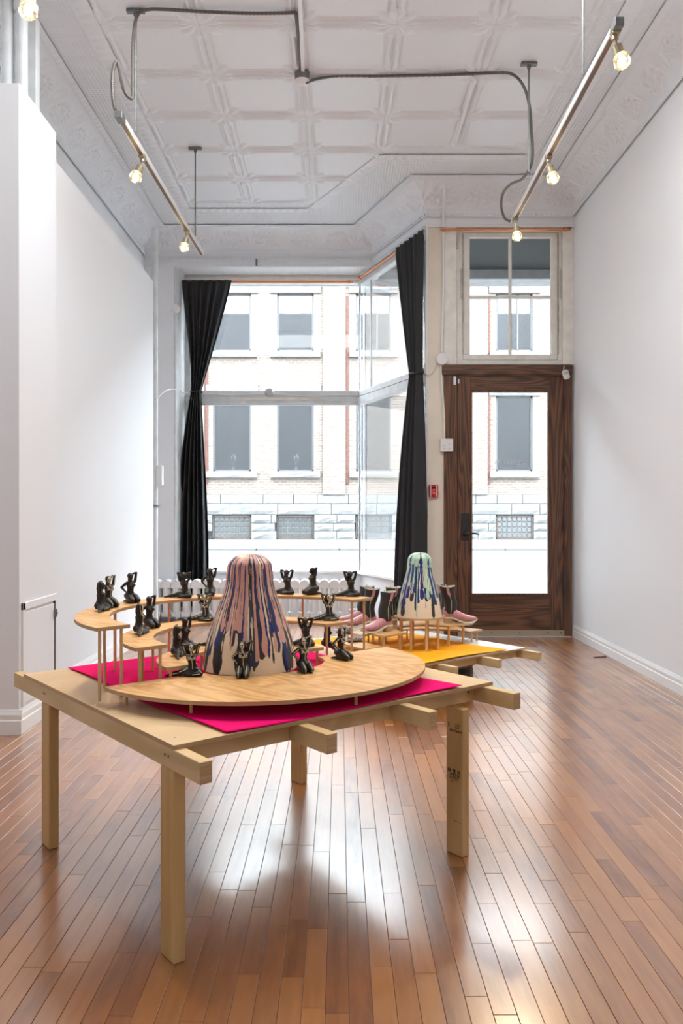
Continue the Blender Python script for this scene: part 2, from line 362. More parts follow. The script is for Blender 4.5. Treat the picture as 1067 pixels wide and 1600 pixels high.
# access hatch in the side of the bump
h = root('access_hatch', (-1.72, 4.65, .14), label='white framed access hatch with a small latch low in the wall bump', cat='hatch')
o = MB(); X0 = -1.72
o.box(X0, X0+.012, 4.395, 4.425, .14, .70); o.box(X0, X0+.012, 4.395, 4.925, .66, .70); o.box(X0, X0+.012, 4.90, 4.925, .14, .66)
o.build('frame', TRIMW, h, bevel=.002)
bx('door_leaf', WHITE, (X0, X0+.008, 4.43, 4.885, .15, .645), h, bevel=.002)
o = MB(); o.box(X0+.002, X0+.010, 4.886, 4.899, .14, .66); o.build('shadow_gap', GAP, h)
o = MB(); o.box(X0+.008, X0+.020, 4.870, 4.905, .56, .61); o.cyl((X0+.02, 4.888, .585), (X0+.028, 4.888, .585), .006); o.build('latch', STEEL, h, bevel=.002)
# door wall: pier, header, jamb casings
df = struct(bx('wall_front', CREAM, (.836, .996, YD, YD+.22, 0, 3.90)))
bx('pier_edge', TRIMW, (.824, .845, YD-.012, YD+.22, 0, 3.93), df)
bx('header', WHITE, (.80, XR, YD, YD+.25, 3.903, ZC), df)
bx('casing', AGED, (.996, 1.117, YD-.006, YD+.2, 2.591, 3.903), df, bevel=.003)
bx('casing', AGED, (2.13, XR, YD-.004, YD+.2, 2.591, 3.903), df, bevel=.003)
bx('picture_rail', WHITE, (.83, XR, YD-.02, YD, 3.90, 3.925), df, bevel=.004)
# ---- ceiling
ce = struct(bx('ceiling', DOTS, (XL-.2, XR+.2, -4.2, YW+.2, ZC, ZC+.15)))
TU, TV = .62, .594
def fan(u, v, r0=.155):
    r = math.hypot(u, v); a = math.atan2(v, u)
    if r > r0*1.15 or r < 1e-6: return 0
    lobe = abs(math.cos((a-PI/4)*5)); rr = r0*(.72+.36*lobe)
    if r > rr: return 0
    return .011*(.35+.65*lobe)*math.sin(PI*min(1, r/rr))**.6*(1+.25*math.cos(60*r))
def tile_h(u, v):
    x, y = u*TU, v*TV; ex, ey = min(x, TU-x), min(y, TV-y); h = 0
    for e_, al, Ln in ((ex, y, TV), (ey, x, TU)):
        if .11 < al < Ln-.11:
            q = (e_-.030)/.011
            if abs(q) < 1: h = max(h, .010*math.sqrt(1-q*q)*min(1, min(al-.11, Ln-.11-al)/.02))
            q = (e_-.058)/.009
            if abs(q) < 1: h = max(h, .006*math.sqrt(1-q*q)*(.5+.5*math.cos(2*PI*al/.021)))
            q = (e_-.006)/.006
            if abs(q) < 1: h = max(h, .004*(1-q*q))
    h = max(h, fan(ex, ey))
    return h-(.003 if min(ex, ey) < .004 else 0)
def tile_mesh(nm, keep=None, n_=84):
    mb = MB().grid(n_, n_, lambda u, v: (u*TU, v*TV, .004+1.45*tile_h(u, v)))
    if keep: mb.f = [f for f in mb.f if keep(sum(mb.v[i][0] for i in f)/4, sum(mb.v[i][1] for i in f)/4)]
    me = mb.mesh(nm, smooth=True); me.materials.append(CEILW); return me
TM = tile_mesh('ceiling_tile')
FX0, FY0 = -1.503, 5.088-2*TV
def diag(x, y): return (x-.33)*1.24+(y-6.96)*.65 < -.0     # field side of the slanted border
for i in range(5):
    for j in range(7):
        ox, oy = FX0+i*TU, FY0+j*TV
        if oy+TV <= 6.90 or oy < 6.8:
            if oy > 6.8: continue
            put(TM, 'ceiling_tile', ce, (ox, oy+0, ZC), (1, 0, 0), (0, 1, 0), (0, 0, -1))
        elif oy < 8.0:
            c = [diag(ox+p*TU, oy+q*TV) for p in (0, 1) for q in (0, 1)]
            if all(c): put(TM, 'ceiling_tile', ce, (ox, oy, ZC), (1, 0, 0), (0, 1, 0), (0, 0, -1))
            elif any(c): put(tile_mesh('ceiling_tile_cut', lambda x_, y_: diag(ox+x_, oy+y_)), 'ceiling_tile', ce, (ox, oy, ZC), (1, 0, 0), (0, 1, 0), (0, 0, -1))
# border molding of the field
BW, BL = .115, .32
def border_h(u, v):
    x = u*BL; b_ = .016*math.sin(PI*v)**.8
    lf = .5+.5*math.cos(2*PI*(x/.08+.35*math.sin(PI*v)))
    return .003+b_*(.45+.55*lf)+(.006 if v < .06 or v > .94 else 0)
def border_mesh(L):
    me = MB().grid(48, 16, lambda u, v: (u*L, v*BW, border_h(u, v))).mesh('border_molding', smooth=True); me.materials.append(CEILW); return me
BMS = {}
def border(a, b):
    a = Vector((*a, ZC)); b = Vector((*b, ZC)); d = b-a; k = max(1, round(d.length/BL)); L = d.length/k; d.normalize(); e_ = Vector((-d.y, d.x, 0))
    key = round(L, 4)
    if key not in BMS: BMS[key] = border_mesh(L)
    for i in range(k): put(BMS[key], 'border_molding', ce, a+d*L*i, d, e_, (0, 0, -1))
border((-1.503, 3.9), (-1.503, 8.2)); border((1.715, 7.0), (1.715, 3.9)); 
border((.33, 6.96), (1.6, 6.96)); border((-.32, 8.2), (.33, 6.96)); border((-1.6, 8.2), (-.32, 8.2))
for o in [o for o in ce.children if o.name.startswith('border') and abs(o.matrix_world.translation.x+1.503) < .01]: pass
# ---- coves: concave pressed-tin cornice with wreaths
CH = .216
def wreath(u, t, L):
    a = (u-.5)*L; b_ = (t-.55)*.40; r = math.hypot(a/.125, b_/.145); ph = math.atan2(b_, a); h = 0
    h += .011*math.exp(-((r-.80)/.17)**2)*(.55+.45*math.cos(13*ph+9*r))
    h += .009*math.exp(-((r-.38)/.17)**2)*(.6+.4*math.cos(8*ph-7*r))
    q = min(u, 1-u)*L; z = math.hypot(q/.10, (t-.30)*.40/.17); p2 = math.atan2((t-.85)*.4, q if u < .5 else q)
    h += .010*math.exp(-((z-.55)/.35)**2)*(.5+.5*math.cos(11*p2))*(1 if r > .95 else max(0, (r-.7)/.25))
    return h
def cove_mesh(L, p, clip=None, o=None, U=None, Nn=None):
    T = 1.24
    def fn(u, v):
        t = v*T
        if t <= 1:
            a = t*PI/2; d = p*(1-math.sin(a)); z = -CH+CH*math.cos(a)
            nd, nz_ = math.sin(a)*1.0, -math.cos(a)
            h = .004
            if t < .13: h = .012+.004*max(0, math.cos(2*PI*u*L/.065))*math.sin(PI*t/.13)
            elif t < .17: h = .006
            elif t < .92: h = .004+1.5*wreath(u, (t-.17)/.75, L)
            else: h = .010
            return (u*L, d+nd*h, z+nz_*h)
        z = -CH-(t-1)*.19
        h = .012+(.006 if math.sin(2*PI*u*L/.03) > 0 and 1.05 < t < 1.15 else 0)+(.006 if t > 1.19 else 0)
        return (u*L, h, z)
    me = MB().grid(64, 52, fn).mesh('cornice_panel', smooth=True)
    if clip:
        M_ = Matrix(((U[0], Nn[0], 0, o[0]), (U[1], Nn[1], 0, o[1]), (U[2], Nn[2], 1, o[2]), (0, 0, 0, 1)))
        b_ = bmesh.new(); b_.from_mesh(me); b_.transform(M_)
        bmesh.ops.bisect_plane(b_, geom=b_.verts[:]+b_.edges[:]+b_.faces[:], plane_co=clip[0], plane_no=clip[1], clear_outer=True)
        b_.transform(M_.inverted()); b_.to_mesh(me); b_.free()
    me.materials.append(CEILW); return me
def cove(par, a, b, nrm, p=.285, clip=None, mod=.39):
    a = Vector((a[0], a[1], ZC)); b = Vector((b[0], b[1], ZC)); d = b-a; k = max(1, round(d.length/mod)); L = d.length/k; d.normalize(); N_ = Vector(nrm)
    me = cove_mesh(L, p)
    for i in range(k):
        o = a+d*L*i; mm = me
        if clip:
            s = [(o+d*q+N_*w_-clip[0]).dot(clip[1]) for q in (0, L) for w_ in (0, p)]
            if min(s) > 0: continue
            if max(s) > 0: mm = cove_mesh(L, p, clip, o, d, N_)
        put(mm, 'cornice_panel', par, o, d, N_, (0, 0, 1))
t1 = struct(root('trim_left')); cove(t1, (XL, 8.99), (XL, 3.14), (1, 0, 0), .28)
t2 = struct(root('trim_right')); cove(t2, (XR, 3.07), (XR, YD), (-1, 0, 0), .28)
PC = Vector((.824, YD, ZC)); CE = Vector((.63, 7.37, ZC)); pd = (CE-PC).normalized(); pn = Vector((pd.y, -pd.x, 0))
if pn.x > 0: pn = -pn                      # clears what lies towards the bay for the door run
t3 = struct(root('trim_front')); cove(t3, (XR, YD), (.42, YD), (0, -1, 0), .38, (PC, pn))
t4 = struct(root('trim_bay')); cove(t4, (.56, 8.95), (XL, 8.95), (0, -1, 0), .29)
t5 = struct(root('trim_side')); q0 = SW0+SD*.1; q1 = SW1+SD*.5; cove(t5, (q0.x, q0.y), (q1.x, q1.y), SN, .30, (PC, -pn))
# beams over the show windows
sb = struct(MB().box(XL, .45, 8.95, YW+.12, 3.885, ZC).build('wall_bay_soffit', DOTS))
a = SW0+Vector((0, 0, 3.835)); b_ = SW1+Vector((0, 0, 3.835)); hz = (ZC-3.835)/2
sd = struct(MB().bar(a+Vector((0, 0, hz))-SN*.06-SD*.1, b_+Vector((0, 0, hz))-SN*.06, SN, (0, 0, 1), .06, hz).build('wall_side_beam', WHITE))
o = MB(); o.bar(a+SN*.008+Vector((0, 0, .185)), b_+SN*.008+Vector((0, 0, .185)), SN, (0, 0, 1), .006, .004); o.build('joint', GAP, sd)
o = MB(); o.bar(a+SN*.012+Vector((0, 0, .06)), b_+SN*.012+Vector((0, 0, .06)), SN, (0, 0, 1), .012, .02); o.build('rail', GREYW, sd)
bx('bracket', STEEL, (-.92, -.90, 8.935, 8.95, 3.89, 3.97), sb)
# left pier, reveal, wall under the windows
lp = struct(bx('wall_bay_pier', WHITE, (XL, -1.80, 8.95, YW+.1, 0, 3.885)))
o = MB(); o.prism([(-1.82, 8.945), (-1.80, 8.945), (-1.757, YW), (-1.757, YW+.1), (-1.82, YW+.1)], 0, 3.885); o.build('reveal', GREYW, lp)
struct(bx('wall_bay_front', WHITE, (XL, .30, YW-.02, YW+.15, 0, .49)))
wb = struct(MB().bar(SW0-SN*.07+Vector((0, 0, .245)), SW1-SN*.07+Vector((0, 0, .245)), SN, (0, 0, 1), .07, .245).build('wall_bay_side', WHITE))
# ---- show window, front
w1 = struct(root('window_1', (0, YW, .5)))
o = MB(); o.box(-1.76, .25, YW-.06, YW+.12, .485, .515); o.build('sill', TRIMW, w1, bevel=.006)
o = MB(); o.box(-1.76, .25, YW-.03, YW+.06, 3.80, 3.885); o.box(-1.76, .25, YW-.045, YW-.02, 3.83, 3.86); o.build('head', AGED, w1, bevel=.004)
bx('stile', GREYW, (-1.762, -1.70, YW-.02, YW+.06, .51, 3.80), w1, bevel=.004)
bx('bead', AGED, (-1.70, -1.68, YW-.005, YW+.05, .51, 3.80), w1, bevel=.003)
o = MB(); o.box(-1.76, .235, YW-.03, YW+.07, 2.415, 2.50); o.box(-1.76, .235, YW-.015, YW+.07, 2.50, 2.565); o.box(-1.76, .235, YW-.05, YW-.03, 2.44, 2.452); o.build('transom_bar', GREYW, w1, bevel=.005)
bx('backing_strip', AGED, (-1.1, -.33, YW-.036, YW-.028, 2.462, 2.488), w1)
o = MB(); o.box(-1.70, .235, YW-.012, YW+.01, 2.405, 2.415); o.box(-1.70, .235, YW-.008, YW+.01, 2.565, 2.572); o.build('glazing_bead', ALU, w1)
bx('pane', GLASS, (-1.70, .234, YW+.02, YW+.026, 2.56, 3.81), w1); bx('pane', GLASS, (-1.70, .234, YW+.02, YW+.026, .51, 2.42), w1)
o = MB(); o.box(.222, .25, YW-.03, YW+.03, .51, 2.42); o.build('corner_post', ALU, w1, bevel=.004)
o = MB(); o.box(.225, .248, YW-.02, YW+.03, 2.55, 3.81); o.build('corner_post', ALU, w1, bevel=.004)
o = MB()
for i in range(9): o.cyl((.236, YW-.034, .7+i*.2), (.236, YW-.028, .7+i*.2), .005, 6)
o.build('post_screw', STEEL, w1)
# ---- show window, splayed side
w2 = struct(root('window_2', (SW0.x, SW0.y, .5)))
def sbar(name, m_, z0, z1, d0, d1, p0=0.0, p1=None, par=w2, bevel=.004):
    A = SW0+SD*p0; B = (SW1 if p1 is None else SW0+SD*p1); zc = (z0+z1)/2; dc = (d0+d1)/2
    return MB().bar(A+SN*dc+Vector((0, 0, zc)), B+SN*dc+Vector((0, 0, zc)), SN, (0, 0, 1), abs(d1-d0)/2, (z1-z0)/2).build(name, m_, par, bevel=bevel)
sbar('sill', TRIMW, .485, .515, -.10, .06); sbar('transom_bar', GREYW, 2.415, 2.50, -.06, .03); sbar('transom_bar', GREYW, 2.50, 2.565, -.06, .015)
sbar('glazing_bead', GAP, 2.497, 2.503, .02, .031); sbar('head', GREYW, 3.77, 3.84, -.06, .02)
SLEN = (SW1-SW0).length
sbar('pane', GLASS, 2.56, 3.78, -.036, -.030, .02, .26, bevel=0); sbar('pane', GLASS, 2.56, 3.78, -.036, -.030, .265, None, bevel=0)
sbar('pane', GLASS, .51, 2.42, -.036, -.030, .02, None, bevel=0)
sbar('joint_clip', ALU, 2.56, 3.78, -.042, -.022, .256, .268, bevel=0)
# ---- transom window above the door
w3 = struct(root('window_3', (1.64, YD, 2.6)))
o = MB(); o.box(1.117, 2.13, YD+.02, YD+.10, 2.591, 2.640); o.box(1.117, 2.13, YD+.03, YD+.1, 3.87, 3.903); o.box(1.117, 1.185, YD+.03, YD+.10, 2.64, 3.87); o.box(2.095, 2.13, YD+.03, YD+.1, 2.64, 3.87); o.build('frame', AGED, w3, bevel=.004)
X0, X1, Z0, Z1, y0, y1 = 1.187, 2.093, 2.645, 3.868, YD+.045, YD+.085
bx('sash_rail', AGED, (X0, X1, y0, y1, Z0, 2.70), w3, bevel=.005); bx('sash_rail', AGED, (X0, X1, y0, y1, 3.82, Z1), w3, bevel=.005)
bx('sash_stile', AGED, (X0, 1.252, y0, y1, 2.70, 3.82), w3, bevel=.005); bx('sash_stile', AGED, (2.030, X1, y0, y1, 2.70, 3.82), w3, bevel=.005)
bx('glazing_bar', AGED, (1.628, 1.656, y0+.005, y1, 2.70, 3.82), w3, bevel=.005)
bx('glazing_bar', AGED, (1.252, 1.628, y0+.005, y1, 3.236, 3.264), w3, bevel=.005); bx('glazing_bar', AGED, (1.656, 2.03, y0+.005, y1, 3.236, 3.264), w3, bevel=.005)
for xa, xb in ((1.25, 1.63), (1.654, 2.032)):
    for za, zb in ((2.698, 3.24), (3.26, 3.822)): bx('pane', GLASS, (xa, xb, YD+.068, YD+.073, za, zb), w3)
for xa in (1.165, 2.115):
    pts = [(xa+.010*math.cos(k*1.9), YD+.012+.006*math.sin(k*1.9), 3.22+.0065*k) for k in range(46)]
    MB().tube(pts, .0022, 5).build('sash_spring', GREYM, w3, smooth=True)
o = MB(); o.box(1.117, 2.21, YD-.004, YD+.02, 3.885, 3.907); o.box(1.117, 1.135, YD-.007, YD+.02, 3.70, 3.90); o.box(1.178, 1.186, YD+.02, YD+.04, 2.7, 3.85); o.box(2.094, 2.099, YD+.02, YD+.04, 2.7, 3.85); o.box(1.2, 2.09, YD+.015, YD+.03, 2.637, 2.643); o.build('dark_edge_strips', GREYM, w3)  # darker strips along the edges of frame and sash
# ---- entrance door
d1 = struct(root('door_1', (1.6, YD, 0)))
bx('jamb', OAKV, (.996, 1.1226, YD-.02, YD+.12, 0, 2.487), d1, bevel=.004); bx('jamb', OAKV, (2.1446, 2.2148, YD-.02, YD+.12, 0, 2.487), d1, bevel=.004)
bx('header_board', OAKH, (.975, 2.2148, YD-.035, YD+.12, 2.487, 2.591), d1, bevel=.010)
A0, A1, y0, y1 = 1.126, 2.1416, YD+.005, YD+.055
bx('stile', OAKV, (A0, 1.252, y0, y1, .01, 2.483), d1, bevel=.003); bx('stile', OAKV, (2.012, A1, y0, y1, .01, 2.483), d1, bevel=.003)
bx('top_rail', OAKH, (1.2525, 2.0115, y0, y1, 2.348, 2.483), d1, bevel=.003); bx('bottom_rail', OAKH, (1.2525, 2.0115, y0, y1, .01, .393), d1, bevel=.003)
o = MB(); o.box(1.2525, 1.270, y0-.004, y1, .410, 2.331); o.box(1.994, 2.0115, y0-.004, y1, .41, 2.331); o.box(1.2525, 2.0115, y0-.004, y1, 2.331, 2.3478); o.box(1.2525, 2.0115, y0-.004, y1, .3932, .41); o.build('glazing_moulding', OAKV, d1, bevel=.004)
bx('pane', GLASS, (1.268, 1.996, YD+.027, YD+.033, .408, 2.333), d1)
sw = bx('door_sweep', mat('sweep_bronze', (.42, .34, .25), .45, metal=.5), (A0, A1, YD-.012, YD+.005, .008, .062), d1, bevel=.002)
o = MB()
for xq in (1.18, 1.45, 1.72, 1.99, 2.11): o.cyl((xq, YD-.015, .036), (xq, YD-.011, .036), .007, 8)
o.build('screw', BLACKM, sw)
bx('threshold', ALU, (1.0, 2.21, YD-.03, YD+.1, 0, .008), d1)
pl = bx('handle_plate', BLACKM, (1.1625, 1.2355, YD-.006, YD+.005, .919, 1.176), d1, bevel=.003)
o = MB(); o.lathe([(.026, 0), (.026, .008), (.014, .014), (.012, .05)], (0, 0, 0), 16, 'y'); o.v = [(x+1.199, YD-.006-y, z+.98) for x, y, z in o.v]
o.tube(smooth_path([(1.199, YD-.05, .98), (1.225, YD-.055, .983), (1.265, YD-.052, .986), (1.30, YD-.048, .984), (1.325, YD-.046, .973)], 5), [.010]*16+[.009, .008, .007, .006, .004], 8); o.build('lever', BLACKM, pl, smooth=True)
o = MB(); o.cyl((1.205, YD-.006, 1.122), (1.205, YD-.02, 1.122), .013); o.bar((1.19, YD-.025, 1.127), (1.225, YD-.025, 1.112), (0, 1, 0), (0, 0, 1), .006, .005); o.build('thumb_turn', BLACKM, pl)
o = MB(); o.cyl((1.198, YD+.006, .745), (1.198, YD-.004, .745), .009); o.build('strike_button', BLACKM, d1)
for zq in (2.225, 1.64, 1.047, .456):
    o = MB(); o.cyl((2.142, YD-.008, zq-.055), (2.142, YD-.008, zq+.055), .009, 10); o.box(2.135, 2.15, YD-.006, YD+.004, zq-.05, zq+.05); o.build('hinge', BLACKM, d1)
def text(body, name, m_, par, size, M_, ext=.0004, sx=1, bold=0):
    c = bpy.data.curves.new(name, 'FONT'); c.body = body; c.size = size; c.extrude = ext; c.offset = bold; c.align_x = 'CENTER'; c.align_y = 'CENTER'
    t = bpy.data.objects.new(name, c); COL.objects.link(t); dg = bpy.context.evaluated_depsgraph_get()
    me = bpy.data.meshes.new_from_object(t.evaluated_get(dg)); bpy.data.objects.remove(t)
    me.transform(M_ @ Matrix.Diagonal((sx, 1, 1, 1))); me.transform(Matrix.Translation(-org(par))); me.materials.clear(); me.materials.append(m_)
    o = bpy.data.objects.new(name, me); link(o, par); ORG[o.name] = org(par); return o
# lettering faces the street, so it reads mirrored from inside
text('STRIDE GALLERY', 'door_lettering', mat('grey_vinyl_letters', (.56, .55, .54), .6), d1, .046, Matrix.Translation((1.628, YD+.036, 1.660)) @ Matrix(((-1, 0, 0, 0), (0, 0, -1, 0), (0, 1, 0, 0), (0, 0, 0, 1))), sx=.85)
for xa, xb, za, zb in ((1.085, 1.110, 2.395, 2.475), (1.129, 1.140, 2.408, 2.45)): bx('door_contact', PLW, (xa, xb, YD-.034, YD-.0199 if xa < 1.12 else YD+.006, za, zb), d1, bevel=.003)
# ------------------------------------------------------------------ the street
def fx(px): return (px-530)/38.48                 # facade stands 33 m away
def fz(py): return 1.2+(798-py)/38.48
YB = 33.0
struct(MB().box(-70, 70, 12.5, 25.6, -.30, -.05).build('road', mat('asphalt', (0.0806, 0.0806, 0.0806), .9, var=.06, vscale=3)))
struct(MB().box(-70, 70, YW+.12, 12.5, -.30, .0).build('pavement_near', mat('concrete_paving', (0.0975, 0.0975, 0.0962), .9, var=.05, vscale=2)))
sw_ = struct(MB().box(-70, 70, 25.6, 34, -.30, .03).build('pavement_far', mat('pale_paving', (0.1014, 0.1014, 0.0988), .9, var=.05, vscale=2)))
LINE = mat('road_paint', (0.26, 0.26, 0.26), .7)
for a, b_, y in ((-30, 30, 22.8), (4.0, 30, 15.6), (-30, -3, 15.6)):
    bx('road_line', LINE, (a, b_, y, y+.12, -.05, -.046), bpy.data.objects['road'])
for i in range(-8, 9): bx('kerb_stone', mat('kerb', (0.091, 0.091, 0.091), .9) if i == -8 else bpy.data.materials['kerb'], (i*2.6+.02, i*2.6+2.58, 25.45, 25.62, -.3, .035), sw_, bevel=.02)
# vestibule in front of the door
sof = struct(MB().prism([(.98, YD+.25), (3.3, YD+.25), (3.3, 9.43), (.41, 9.43)], 4.0, 4.12).build('ceiling_vestibule', mat('dark_soffit', (.012, .0135, .0125), .7)))
struct(MB().box(-40, 40, 9.43, 9.75, 3.89, 14.9).build('wall_street_side', mat('grey_facade', (.34, .34, .35), .8, var=.1)))
struct(MB().prism([(2.24, YD+.0), (2.75, 9.7), (3.0, 9.7), (3.0, YD)], -.05, 4.0).build('wall_vestibule', GREYW))
struct(MB().box(-9, XL-.1, 9.3, 9.6, 0, 3.9).build('wall_street_left', bpy.data.materials['grey_facade']))
# the building across the street
m = bpy.data.materials.new('pale_brick'); m.use_nodes = True; n = m.node_tree.nodes; l = m.node_tree.links; b = n['Principled BSDF']; b.inputs['Roughness'].default_value = .9
tc = n.new('ShaderNodeTexCoord'); mp = n.new('ShaderNodeMapping'); mp.inputs['Rotation'].default_value = (PI/2, 0, 0); l.new(tc.outputs['Object'], mp.inputs[0])
bt = n.new('ShaderNodeTexBrick'); bt.inputs['Scale'].default_value = 1; bt.inputs['Brick Width'].default_value = .30; bt.inputs['Row Height'].default_value = .105; bt.inputs['Mortar Size'].default_value = .018
bt.inputs['Color1'].default_value = (.128, .102, .083, 1); bt.inputs['Color2'].default_value = (.098, .072, .056, 1); bt.inputs['Mortar'].default_value = (.160, .142, .128, 1)
l.new(mp.outputs[0], bt.inputs['Vector']); l.new(bt.outputs[0], b.inputs['Base Color']); BRICK = m
REDB = mat('red_brick', (0.078, 0.0351, 0.0273), .9, var=.2, vscale=14)
STONE = mat('sandstone', (0.1222, 0.1222, 0.1209), .95, var=.10, vscale=5, bump=.8, bscale=9)
FRG = mat('grey_window_frame', (0.052, 0.0546, 0.0572), .5); DARKI = mat('dark_interior', (.02, .021, .022), .8); GBLK = mat('glass_block', (0.0468, 0.0494, 0.0494), .25); RUST = mat('rusty_frame', (.06, .038, .03), .7)
BL_ = root('brick_building', (0, YB, 0), label='pale brick and sandstone building with large windows across the street', cat='building')
bays = [(-5.12, -3.59), (-2.52, -1.04), (.68, 2.10), (3.22, 4.72), (6.37, 7.85), (8.95, 10.5), (-8.3, -6.9), (-10.9, -9.4), (12.1, 13.6), (-14, -12.5), (14.7, 16.2)]
bays.sort()
# wall as courses with real openings
wb_ = MB(); xs = [-70]+[v for q in bays for v in q]+[70]
def wallrow(z0, z1, gaps):
    if not gaps: wb_.box(-70, 70, YB, YB+.4, z0, z1); return
    for i in range(0, len(xs), 2): wb_.box(xs[i], xs[i+1], YB, YB+.4, z0, z1)
wallrow(1.86, 2.80, 0); wallrow(2.80, 5.86, 1); wallrow(5.86, 7.68, 0); wallrow(7.68, 10.02, 1); wallrow(10.02, 15.0, 0)
wb_.build('brick_wall', BRICK, BL_)
bx('interior_backing', DARKI, (-70, 70, YB+1.6, YB+1.7, 0, 15), BL_)
for k, px in enumerate((522, 743, 302, 963, 82)):
    c = fx(px); bx('pilaster', BRICK, (c-.46, c+.46, YB-.12, YB, 1.86, 15), BL_); bx('pilaster_return', REDB, (c+.46, c+.60, YB-.05, YB, 2.3, 9.9), BL_)
rs = random.Random(3)
def stone(name, x0, x1, z0, z1, y0=-.10, rough=.03):
    mb = MB(); nx, nz = 4, 3; g = .012
    def fn(u, v):
        e_ = 0 if u in (0, 1) or v in (0, 1) else rs.uniform(.3, 1)*rough*2
        return (x0+g+(x1-x0-2*g)*u, YB+y0-e_, z0+g+(z1-z0-2*g)*v)
    mb.grid(nx, nz, fn)
    i = len(mb.v); mb.add([(x0+g, YB+.05, z0+g), (x1-g, YB+.05, z0+g), (x1-g, YB+.05, z1-g), (x0+g, YB+.05, z1-g), (x0+g, YB+y0, z0+g), (x1-g, YB+y0, z0+g), (x1-g, YB+y0, z1-g), (x0+g, YB+y0, z1-g)], [(0, 4, 5, 1), (1, 5, 6, 2), (2, 6, 7, 3), (3, 7, 4, 0)])
    return mb.build(name, STONE, BL_)
base = [(a-.02 if i else a-.02, b_+.02) for i, (a, b_) in enumerate(bays)]
for z0, z1, lens in ((.03, .37, .8), (.37, .70, .95), (.70, 1.044, .7)):
    x = -12.0
    while x < 15:
        L = lens*rs.uniform(.7, 1.4); x1 = x+L
        for a, b_ in base:
            if x < b_ and x1 > a:
                if x < a-.2: x1 = a
                else: x = b_; x1 = x+L
        for a, b_ in base:
            if x < a < x1: x1 = a
        stone('stone_block', x, x1, z0, z1); x = x1
x = -12.0
while x < 15: L = rs.uniform(1.1, 2.2); stone('stone_block', x, x+L, 1.044, 1.487); x += L
x = -12.0
while x < 15: L = rs.uniform(.8, 1.8); stone('stone_course', x, x+L, 1.487, 1.86, -.05, .008); x += L
bx('stone_backing', STONE, (-70, -12, YB-.08, YB+.1, 0, 1.86), BL_); bx('stone_backing', STONE, (15, 70, YB-.08, YB+.1, 0, 1.86), BL_)
for a, b_ in bays:
    if a < -9 or b_ > 11: continue
    for z0, z1, up in ((2.80, 5.86, 0), (7.68, 10.02, 1)):
        f = MB(); t = .07
        for q in ((a, a+t, z0, z1), (b_-t, b_, z0, z1), (a, b_, z0, z0+t), (a, b_, z1-t, z1)): f.box(q[0], q[1], YB+.08, YB+.2, q[2], q[3])
        if up and (a > 0): f.box((a+b_)/2+.12, (a+b_)/2+.18, YB+.08, YB+.2, z0, z1)
        fo = f.build('window_frame', FRG, BL_)
        bx('pane', FARG, (a+t, b_-t, YB+.14, YB+.15, z0+t, z1-t), fo)
        stone('window_sill', a-.28, b_+.28, z0-.27, z0, -.16, .02)
        stone('lintel', a-.3, b_+.3, z1, z1+.46, -.08, .03)
    f = MB(); z0, z1, t = .06, 1.0, .035
    for q in ((a, a+t, z0, z1), (b_-t, b_, z0, z1), (a, b_, z0, z0+t), (a, b_, z1-t, z1)): f.box(q[0], q[1], YB-.05, YB+.1, q[2], q[3])
    fo = f.build('basement_window_frame', RUST, BL_)
    f = MB(); nx, nz = 7, 4; dx, dz = (b_-a-2*t)/nx, (z1-z0-2*t)/nz
    for i in range(nx):
        for j in range(nz):
            x0, zz = a+t+i*dx, z0+t+j*dz; f.box(x0+.02, x0+dx-.02, YB+.0, YB+.06, zz+.02, zz+dz-.02)
    o = f.build('glass_blocks', GBLK, fo, bevel=.012); o['kind'] = 'stuff'
    bx('mortar_panel', mat('block_mortar', (0.091, 0.091, 0.0884), .9) if 'block_mortar' not in bpy.data.materials else bpy.data.materials['block_mortar'], (a+t, b_-t, YB+.03, YB+.08, z0+t, z1-t), fo)
# lilies on the window sills across the street
LGR = mat('lily_leaf', (.03, .10, .05), .5); LWH = mat('lily_petal', (.3, .3, .28), .5)
for k, (px, wh) in enumerate(((363, 'left'), (462, 'right'))):
    x = fx(px)
    t = root('potted_lily', (x, YB+.30, 2.87), label='potted white lily in the %s lower window across the street' % ('left of the two' if k == 0 else 'right of the two'), cat='plant', group='lilies in the windows across the street')
    f = MB()
    for i in range(14):
        an = i*2.4; q = .10+.12*((i*7) % 5)/5; f.tube(smooth_path([(x, YB+.3, 2.98), (x+q*.5*math.cos(an), YB+.3+q*.3*math.sin(an), 3.14+.015*i), (x+q*math.cos(an)*1.3, YB+.3+q*.5*math.sin(an), 3.12+.02*i)], 3), [.012]*6+[.003], 5)
    f.build('leaves', LGR, t)
    f = MB()
    for dx, dz in ((-.06, .34), (.03, .42), (.08, .33)): f.lathe([(.006, -.06), (.012, 0), (.04, .09), (.055, .12)], (x+dx, YB+.28, 2.98+dz), 8)
    f.build('blossoms', LWH, t)
    MB().lathe([(.06, 0), (.08, .12)], (x, YB+.3, 2.87), 12).build('pot', CONC, t)
